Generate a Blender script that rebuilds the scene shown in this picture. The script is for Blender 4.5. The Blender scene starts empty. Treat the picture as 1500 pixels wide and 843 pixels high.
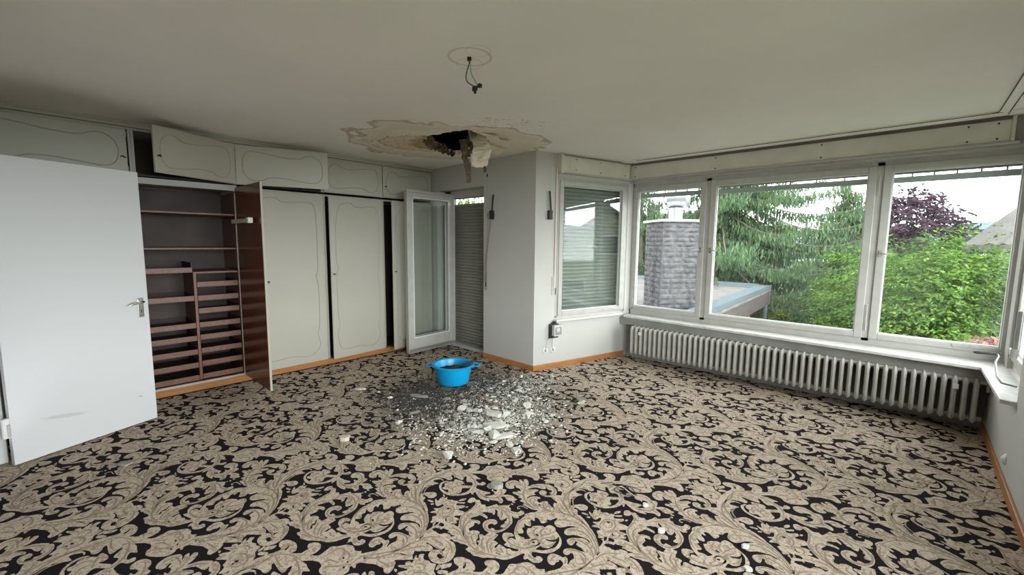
import bpy, bmesh, math, random
import numpy as np
from mathutils import Vector, Matrix
from mathutils.geometry import tessellate_polygon
random.seed(7); rng = np.random.default_rng(7)
SC = bpy.context.scene
COL = SC.collection
PI = math.pi
# ---------------------------------------------------------------- camera
CP = dict(f=621.87, p=6.147, r=.546, yaw=43.279, h=1.5)
def cam_matrix():
    y, p, r = (math.radians(CP[k]) for k in ('yaw', 'p', 'r'))
    fw = Vector((-math.sin(y)*math.cos(p), math.cos(y)*math.cos(p), -math.sin(p)))
    rt = Vector((math.cos(y), math.sin(y), 0)); dn = fw.cross(rt)
    rt2 = rt*math.cos(r) - dn*math.sin(r); dn2 = rt*math.sin(r) + dn*math.cos(r)
    up, bk = -dn2, -fw
    return Matrix(((rt2.x, up.x, bk.x, 0), (rt2.y, up.y, bk.y, 0), (rt2.z, up.z, bk.z, CP['h']), (0, 0, 0, 1)))
cam_data = bpy.data.cameras.new('camera'); cam_data.sensor_width = 36; cam_data.lens = CP['f']/1500*36
cam_data.clip_start = .02; cam_data.clip_end = 2000
cam = bpy.data.objects.new('camera', cam_data); COL.objects.link(cam); cam.matrix_world = cam_matrix(); SC.camera = cam
# ---------------------------------------------------------------- light
SC.view_settings.view_transform = 'Standard'; SC.view_settings.look = 'None'
SC.view_settings.gamma = 1; SC.view_settings.use_curve_mapping = False
SC.view_settings.exposure = 1.96
SC.cycles.diffuse_bounces = 8; SC.cycles.max_bounces = 14; SC.cycles.transparent_max_bounces = 16; SC.cycles.sample_clamp_indirect = 8
W = bpy.data.worlds.new('overcast_sky'); SC.world = W; W.use_nodes = True
wn = W.node_tree.nodes; wl = W.node_tree.links
SKY_STRENGTH = 4.2
bg = wn['Background']; bg.inputs['Strength'].default_value = SKY_STRENGTH
tc = wn.new('ShaderNodeTexCoord'); sp = wn.new('ShaderNodeSeparateXYZ'); rp = wn.new('ShaderNodeValToRGB')
wl.new(tc.outputs['Generated'], sp.inputs[0]); wl.new(sp.outputs['Z'], rp.inputs[0]); dt = wn.new('ShaderNodeVectorMath'); dt.operation = 'DOT_PRODUCT'; dt.inputs[1].default_value = (.95, -.30, 0); wl.new(tc.outputs['Generated'], dt.inputs[0])
br = wn.new('ShaderNodeMapRange'); br.inputs['From Min'].default_value = 0; br.inputs['From Max'].default_value = 1; br.inputs['To Min'].default_value = .62; br.inputs['To Max'].default_value = 1.55; wl.new(dt.outputs['Value'], br.inputs['Value'])
vs_ = wn.new('ShaderNodeVectorMath'); vs_.operation = 'SCALE'; wl.new(rp.outputs[0], vs_.inputs[0]); wl.new(br.outputs[0], vs_.inputs['Scale'])   # brighter cloud towards the hidden sun
wl.new(vs_.outputs[0], bg.inputs['Color'])
e = rp.color_ramp.elements; e[0].position = 0; e[0].color = (.97, .985, 1, 1); e[1].position = .75; e[1].color = (.41, .42, .43, 1)
def sun(az, el, power, size):
    d = bpy.data.lights.new('cloud_veiled_sun', 'SUN'); d.energy = power; d.angle = math.radians(size); d.color = (1, .97, .92)
    o = bpy.data.objects.new('cloud_veiled_sun', d); COL.objects.link(o)
    o.rotation_euler = (math.radians(90-el), 0, math.radians(180-az)); return o
def portal(name, loc, rot, sx, sy):
    d = bpy.data.lights.new(name, 'AREA'); d.shape = 'RECTANGLE'; d.size = sx; d.size_y = sy; d.cycles.is_portal = True
    o = bpy.data.objects.new(name, d); COL.objects.link(o); o.location = loc; o.rotation_euler = rot
portal('window_portal', (-1.03, 5.34, 1.42), (PI/2, 0, PI), 3.4, 1.6)
portal('side_window_portal', (.74, 4.45, 1.42), (PI/2, 0, PI/2), 1.35, 1.6)
portal('added_window_portal', (.74, 1.05, 1.35), (PI/2, 0, PI/2), 2.9, 2.1)  # portal of the unseen window added for more daylight
# ---------------------------------------------------------------- materials
MATS = {}
def mat(name, col, rough=.6, metal=0, noise=0, scale=8, bump=0, bscale=120, spec=.5, col2=None, detail=4):
    m = bpy.data.materials.new(name); m.use_nodes = True; n = m.node_tree.nodes; l = m.node_tree.links
    b = n['Principled BSDF']; b.inputs['Roughness'].default_value = rough; b.inputs['Metallic'].default_value = metal
    b.inputs['Specular IOR Level'].default_value = spec
    b.inputs['Base Color'].default_value = (*col, 1)
    t = n.new('ShaderNodeTexCoord')
    if noise or col2:
        ns = n.new('ShaderNodeTexNoise'); ns.inputs['Scale'].default_value = scale; ns.inputs['Detail'].default_value = detail
        l.new(t.outputs['Object'], ns.inputs['Vector'])
        r = n.new('ShaderNodeValToRGB'); l.new(ns.outputs['Fac'], r.inputs[0]); l.new(r.outputs[0], b.inputs['Base Color'])
        c2 = col2 or tuple(max(0, c*(1-noise)) for c in col)
        r.color_ramp.elements[0].position = .32; r.color_ramp.elements[0].color = (*c2, 1)
        r.color_ramp.elements[1].position = .66; r.color_ramp.elements[1].color = (*col, 1)
    if bump:
        n2 = n.new('ShaderNodeTexNoise'); n2.inputs['Scale'].default_value = bscale; n2.inputs['Detail'].default_value = 3
        l.new(t.outputs['Object'], n2.inputs['Vector'])
        bp = n.new('ShaderNodeBump'); bp.inputs['Strength'].default_value = bump; bp.inputs['Distance'].default_value = .004
        l.new(n2.outputs['Fac'], bp.inputs['Height']); l.new(bp.outputs[0], b.inputs['Normal'])
    MATS[name] = m; return m
def wood(name, c1, c2, rough=.4, scale=(1, 1, 1), wscale=3, dist=6):
    m = mat(name, c1, rough); n = m.node_tree.nodes; l = m.node_tree.links; b = n['Principled BSDF']
    t = n.new('ShaderNodeTexCoord'); mp = n.new('ShaderNodeMapping'); mp.inputs['Scale'].default_value = scale
    ns = n.new('ShaderNodeTexNoise'); ns.inputs['Scale'].default_value = wscale; ns.inputs['Detail'].default_value = 8; ns.inputs['Distortion'].default_value = dist*.2
    r = n.new('ShaderNodeValToRGB'); l.new(t.outputs['Object'], mp.inputs[0]); l.new(mp.outputs[0], ns.inputs['Vector']); l.new(ns.outputs['Fac'], r.inputs[0])
    r.color_ramp.elements[0].position = .3; r.color_ramp.elements[0].color = (*c2, 1); r.color_ramp.elements[1].position = .7; r.color_ramp.elements[1].color = (*c1, 1)
    l.new(r.outputs[0], b.inputs['Base Color']); return m
M_wall = mat('white_woodchip_wallpaper', (.50, .485, .46), .85, noise=.05, scale=2, bump=.35, bscale=140)
M_wcol = M_wall
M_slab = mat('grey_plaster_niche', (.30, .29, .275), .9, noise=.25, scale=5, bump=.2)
M_white = mat('white_lacquer', (.68, .68, .68), .38, noise=.03, scale=1.5)
M_frame = mat('aged_white_window_paint', (.45, .435, .405), .45, noise=.12, scale=9)
M_cream = mat('cream_lacquer', (.44, .42, .36), .42, noise=.05, scale=2)
M_bead = mat('cream_moulding_lacquer', (.385, .37, .315), .45)
M_skirt = wood('orange_skirting_wood', (.46, .20, .065), (.30, .12, .035), .4, (4, 4, 30), 2)
M_mahog = wood('mahogany_veneer', (.17, .050, .018), (.085, .024, .010), .22, (18, 18, 1.2), 2.5)
M_back = mat('faded_dark_back_panel', (.062, .034, .027), .6, col2=(.022, .011, .009), scale=3.2)
M_shelf = wood('reddish_shelf_edge', (.205, .088, .055), (.14, .055, .035), .45, (2, 18, 18), 2)
M_tray = mat('dark_tray_inside', (.035, .02, .017), .6)
M_black = mat('black_plastic', (.012, .012, .012), .45)
M_chrome = mat('chrome', (.75, .75, .75), .18, 1)
M_brass = mat('tarnished_brass', (.16, .11, .05), .4, 1)
M_grey = mat('grey_metal', (.35, .35, .34), .4, .6)
M_rad = mat('aged_radiator_enamel', (.47, .455, .42), .4, noise=.2, scale=10)
M_sill = mat('pale_stone_sill', (.68, .66, .63), .4, noise=.22, scale=14, detail=8)
M_slat = mat('grey_roller_shutter_slats', (.28, .27, .235), .5, noise=.12, scale=4)
M_slatg = mat('greyish_green_shutter_slats', (.25, .26, .235), .5, noise=.1, scale=4)
M_bar = mat('greenish_grey_end_slat', (.40, .44, .42), .5, noise=.1, scale=4)
M_panel = mat('beige_shutter_box_panel', (.68, .64, .57), .55, noise=.1, scale=5)
M_blue = mat('bright_blue_plastic', (.006, .33, .66), .32, noise=.12, scale=7)
M_rubble = mat('dark_wet_rubble', (.05, .045, .04), .9, noise=.6, scale=30)
M_plast = mat('plaster_white', (.68, .66, .60), .95, noise=.25, scale=18, bump=.5, bscale=60)
M_plast2 = mat('plaster_grey', (.36, .34, .30), .95, noise=.4, scale=20, bump=.5, bscale=60)
M_brick = mat('clay_fragment', (.34, .20, .14), .95, noise=.4, scale=20, bump=.5, bscale=60)
M_soot = mat('dark_debris', (.06, .055, .05), .95, noise=.5, scale=30)
M_slabcream = mat('cream_peeling_plaster', (.88, .82, .68), .9, noise=.3, scale=9, bump=.8, bscale=40, col2=(.74, .64, .47))
M_lath = mat('rotten_lath_wood', (.17, .12, .085), .95, noise=.6, scale=35, bump=.8, bscale=70)
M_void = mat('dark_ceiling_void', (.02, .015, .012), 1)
M_strap = mat('taupe_shutter_strap', (.30, .25, .21), .8)
M_guide = mat('beige_guide_strip', (.62, .52, .42), .6)
M_box = mat('timer_grey_plastic', (.50, .51, .48), .4)
M_alu = mat('bluish_zinc_flashing', (.12, .15, .17), .5, .3)
M_fascia = mat('weathered_brown_fascia', (.085, .065, .062), .8, noise=.35, scale=5, detail=8)
M_gravel = mat('grey_roof_felt', (.16, .145, .135), .95, noise=.4, scale=3, detail=10)
M_orange = mat('orange_timber_post', (.55, .22, .06), .6)
M_inox = mat('stainless_cowl', (.38, .40, .42), .3, .8)
M_bark = mat('conifer_bark', (.16, .13, .11), .9, noise=.4, scale=12)
M_redroof = mat('faded_red_roof_tiles', (.17, .085, .075), .8, noise=.2, scale=3)
M_greyroof = mat('grey_brown_roof_tiles', (.10, .09, .085), .8, noise=.3, scale=3)
M_render = mat('cream_house_render', (.34, .33, .27), .9)
M_lawn = mat('lawn_grass', (.05, .09, .025), 1, noise=.5, scale=1)
M_hill = mat('haze_tinted_wooded_hill', (.055, .10, .13), 1, noise=.25, scale=.02)  # blue of the distance haze is put into the base colour
M_key = mat('dark_window_glass_far', (.05, .06, .07), .1)

def stone_mat():
    m = mat('split_face_stone_blocks', (.6, .58, .56), .9); n = m.node_tree.nodes; l = m.node_tree.links; b = n['Principled BSDF']
    t = n.new('ShaderNodeTexCoord'); ns = n.new('ShaderNodeTexNoise'); ns.inputs['Scale'].default_value = 9; ns.inputs['Detail'].default_value = 8
    l.new(t.outputs['Object'], ns.inputs['Vector']); r = n.new('ShaderNodeValToRGB'); l.new(ns.outputs['Fac'], r.inputs[0])
    r.color_ramp.elements[0].position = .35; r.color_ramp.elements[0].color = (.045, .042, .047, 1)
    r.color_ramp.elements[1].position = .65; r.color_ramp.elements[1].color = (.105, .10, .102, 1)
    l.new(r.outputs[0], b.inputs['Base Color'])
    bp = n.new('ShaderNodeBump'); bp.inputs['Strength'].default_value = 1; bp.inputs['Distance'].default_value = .03
    l.new(ns.outputs['Fac'], bp.inputs['Height']); l.new(bp.outputs[0], b.inputs['Normal']); return m
M_stone = stone_mat()
def tile_mat():
    m = M_greyroof
    return m
def leaf_mat(name, cols, trans=.35):
    m = bpy.data.materials.new(name); m.use_nodes = True; n = m.node_tree.nodes; l = m.node_tree.links; n.clear()
    out = n.new('ShaderNodeOutputMaterial'); g = n.new('ShaderNodeNewGeometry'); r = n.new('ShaderNodeValToRGB')
    l.new(g.outputs['Random Per Island'], r.inputs[0])
    el = r.color_ramp.elements
    while len(el) < len(cols): el.new(.5)
    for i, c in enumerate(cols): el[i].position = i/(len(cols)-1); el[i].color = (*c, 1)
    d = n.new('ShaderNodeBsdfDiffuse'); tr = n.new('ShaderNodeBsdfTranslucent'); mx = n.new('ShaderNodeMixShader'); mx.inputs[0].default_value = trans
    l.new(r.outputs[0], d.inputs[0]); l.new(r.outputs[0], tr.inputs[0]); l.new(d.outputs[0], mx.inputs[1]); l.new(tr.outputs[0], mx.inputs[2]); l.new(mx.outputs[0], out.inputs[0])
    return m
def glass_mat(name, tint=(.93, .96, .95), ior=1.9):
    m = bpy.data.materials.new(name); m.use_nodes = True; n = m.node_tree.nodes; l = m.node_tree.links; n.clear()
    out = n.new('ShaderNodeOutputMaterial'); t = n.new('ShaderNodeBsdfTransparent'); t.inputs[0].default_value = (*tint, 1)
    g = n.new('ShaderNodeBsdfGlossy'); g.inputs['Roughness'].default_value = .015; g.inputs[0].default_value = (.95, .97, .97, 1)
    f = n.new('ShaderNodeFresnel'); f.inputs['IOR'].default_value = ior; mx = n.new('ShaderNodeMixShader')
    gb = n.new('ShaderNodeNewGeometry'); mm = n.new('ShaderNodeMath'); mm.operation = 'SUBTRACT'; mm.use_clamp = True; l.new(f.outputs[0], mm.inputs[0]); l.new(gb.outputs['Backfacing'], mm.inputs[1])
    l.new(mm.outputs[0], mx.inputs[0]); l.new(t.outputs[0], mx.inputs[1]); l.new(g.outputs[0], mx.inputs[2]); l.new(mx.outputs[0], out.inputs[0])
    return m
M_glass = glass_mat('double_glazing')

# ---------------------------------------------------------------- geometry helpers
class G:
    def __init__(s): s.v = []; s.f = []; s.m = []
    def add(s, vs, fs, mi=0):
        o = len(s.v); s.v += [tuple(v) for v in vs]; s.f += [tuple(i+o for i in f) for f in fs]; s.m += [mi]*len(fs); return s
    def box(s, x0, x1, y0, y1, z0, z1, mi=0, rot=None, org=(0, 0, 0)):
        x0, x1 = sorted((x0, x1)); y0, y1 = sorted((y0, y1)); z0, z1 = sorted((z0, z1))
        vs = [(x, y, z) for z in (z0, z1) for y in (y0, y1) for x in (x0, x1)]
        if rot is not None: vs = [tuple(rot @ Vector(v) + Vector(org)) for v in vs]
        return s.add(vs, [(0, 2, 3, 1), (4, 5, 7, 6), (0, 1, 5, 4), (2, 6, 7, 3), (0, 4, 6, 2), (1, 3, 7, 5)], mi)
    def prism(s, poly, z0, z1, mi=0):
        n = len(poly); a = sum(poly[i][0]*poly[(i+1) % n][1]-poly[(i+1) % n][0]*poly[i][1] for i in range(n))
        if a < 0: poly = poly[::-1]
        vs = [(p[0], p[1], z0) for p in poly]+[(p[0], p[1], z1) for p in poly]
        fs = [tuple(range(n))[::-1], tuple(range(n, 2*n))]+[(i, (i+1) % n, n+(i+1) % n, n+i) for i in range(n)]
        return s.add(vs, fs, mi)
    def tube(s, pts, r, n=8, closed=False, mi=0, flat=None):
        pts = [Vector(p) for p in pts]; N = len(pts); rs = r if isinstance(r, (list, tuple)) else [r]*N
        vs = []; up = None
        for i, p in enumerate(pts):
            if closed: d = pts[(i+1) % N]-pts[i-1]
            else: d = pts[min(i+1, N-1)]-pts[max(i-1, 0)]
            d.normalize()
            if up is None:
                up = Vector((0, 0, 1)) if abs(d.z) < .9 else Vector((1, 0, 0))
            a = d.cross(up); a.normalize(); b = a.cross(d); b.normalize(); up = b
            for k in range(n):
                t = 2*PI*k/n; fa, fb = (1, 1) if flat is None else flat
                vs.append(p+a*math.cos(t)*rs[i]*fa+b*math.sin(t)*rs[i]*fb)
        fs = []
        for i in range(N if closed else N-1):
            j = (i+1) % N
            for k in range(n): fs.append((i*n+k, i*n+(k+1) % n, j*n+(k+1) % n, j*n+k))
        if not closed: fs += [tuple(range(n))[::-1], tuple(range((N-1)*n, N*n))]
        return s.add(vs, fs, mi)
    def lathe(s, prof, c=(0, 0, 0), n=32, mi=0, axis='z'):
        vs = []; m = len(prof)
        for k in range(n):
            t = 2*PI*k/n
            for r, z in prof:
                v = (r*math.cos(t), r*math.sin(t), z)
                if axis == 'y': v = (v[0], v[2], -v[1])
                if axis == 'x': v = (v[2], v[0], v[1])
                vs.append((v[0]+c[0], v[1]+c[1], v[2]+c[2]))
        fs = [(k*m+i, ((k+1) % n)*m+i, ((k+1) % n)*m+i+1, k*m+i+1) for k in range(n) for i in range(m-1)]
        return s.add(vs, fs, mi)
SPLIT = {'hinge_plate', 'hinge', 'screw', 'bracket', 'face_rail', 'slat_link', 'lining', 'threshold_piece', 'stay_arm', 'rail_groove'}
def islands(g):
    par = list(range(len(g.v)))
    def fd(i):
        while par[i] != i: par[i] = par[par[i]]; i = par[i]
        return i
    for f in g.f:
        for q in f[1:]: par[fd(q)] = fd(f[0])
    out = {}
    for f, m in zip(g.f, g.m): out.setdefault(fd(f[0]), []).append((f, m))
    res = []
    for fs in out.values():
        ids = sorted({q for f, _ in fs for q in f}); mp = {q: i for i, q in enumerate(ids)}; h = G()
        h.v = [g.v[q] for q in ids]; h.f = [tuple(mp[q] for q in f) for f, _ in fs]; h.m = [m for _, m in fs]; res.append(h)
    return res
def mesh(name, g, mats, *a, **k):
    if name in SPLIT:
        r = islands(g)
        if len(r) > 1:
            os_ = [mesh_one(name, h, mats, *a, **k) for h in r]; return os_[0]
    return mesh_one(name, g, mats, *a, **k)
def mesh_one(name, g, mats, parent=None, bevel=0, smooth=False, loc=None, rz=None, bseg=2):
    me = bpy.data.meshes.new(name); me.from_pydata(g.v, [], g.f)
    if not isinstance(mats, (list, tuple)): mats = [mats]
    for m in mats: me.materials.append(m)
    if len(mats) > 1: me.polygons.foreach_set('material_index', g.m)
    me.update()
    bm = bmesh.new(); bm.from_mesh(me); bmesh.ops.recalc_face_normals(bm, faces=bm.faces); bm.to_mesh(me); bm.free()
    if smooth:
        me.polygons.foreach_set('use_smooth', [True]*len(me.polygons))
        try: me.set_sharp_from_angle(angle=math.radians(40))
        except Exception: pass
    o = bpy.data.objects.new(name, me); COL.objects.link(o)
    if parent is not None: o.parent = parent
    if loc is not None: o.location = loc
    if rz is not None: o.rotation_euler = (0, 0, rz)
    if bevel:
        b = o.modifiers.new('bevel', 'BEVEL'); b.width = bevel; b.segments = bseg; b.limit_method = 'ANGLE'
    return o
def tag(o, label=None, cat=None, group=None, kind=None):
    if label: o['label'] = label
    if cat: o['category'] = cat
    if group: o['group'] = group
    if kind: o['kind'] = kind
    return o
def empty(name, loc=(0, 0, 0), rz=0, label=None, cat=None, group=None, kind=None, rx=0, ry=0):
    o = bpy.data.objects.new(name, None); o.empty_display_size = .1; COL.objects.link(o)
    o.location = loc; o.rotation_euler = (rx, ry, rz); return tag(o, label, cat, group, kind)
def copy_tree(o, parent=None):
    c = o.copy(); COL.objects.link(c)
    if parent is not None: c.parent = parent
    for ch in o.children: copy_tree(ch, c)
    return c
def ST(name, g, m, label, cat, **k):
    return tag(mesh(name, g, m, **k), label, cat, None, 'structure')
def smooth_loop(pts, sub=4, closed=True):
    P = [Vector((*p, 0)) if len(p) == 2 else Vector(p) for p in pts]; n = len(P); out = []
    for i in range(n if closed else n-1):
        if closed: p0, p1, p2, p3 = P[i-1], P[i], P[(i+1) % n], P[(i+2) % n]
        else: p0, p1, p2, p3 = P[max(i-1, 0)], P[i], P[i+1], P[min(i+2, n-1)]
        for k in range(sub):
            t = k/sub; out.append(.5*((2*p1)+(-p0+p2)*t+(2*p0-5*p1+4*p2-p3)*t*t+(-p0+3*p1-3*p2+p3)*t**3))
    if not closed: out.append(P[-1])
    return out

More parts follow.
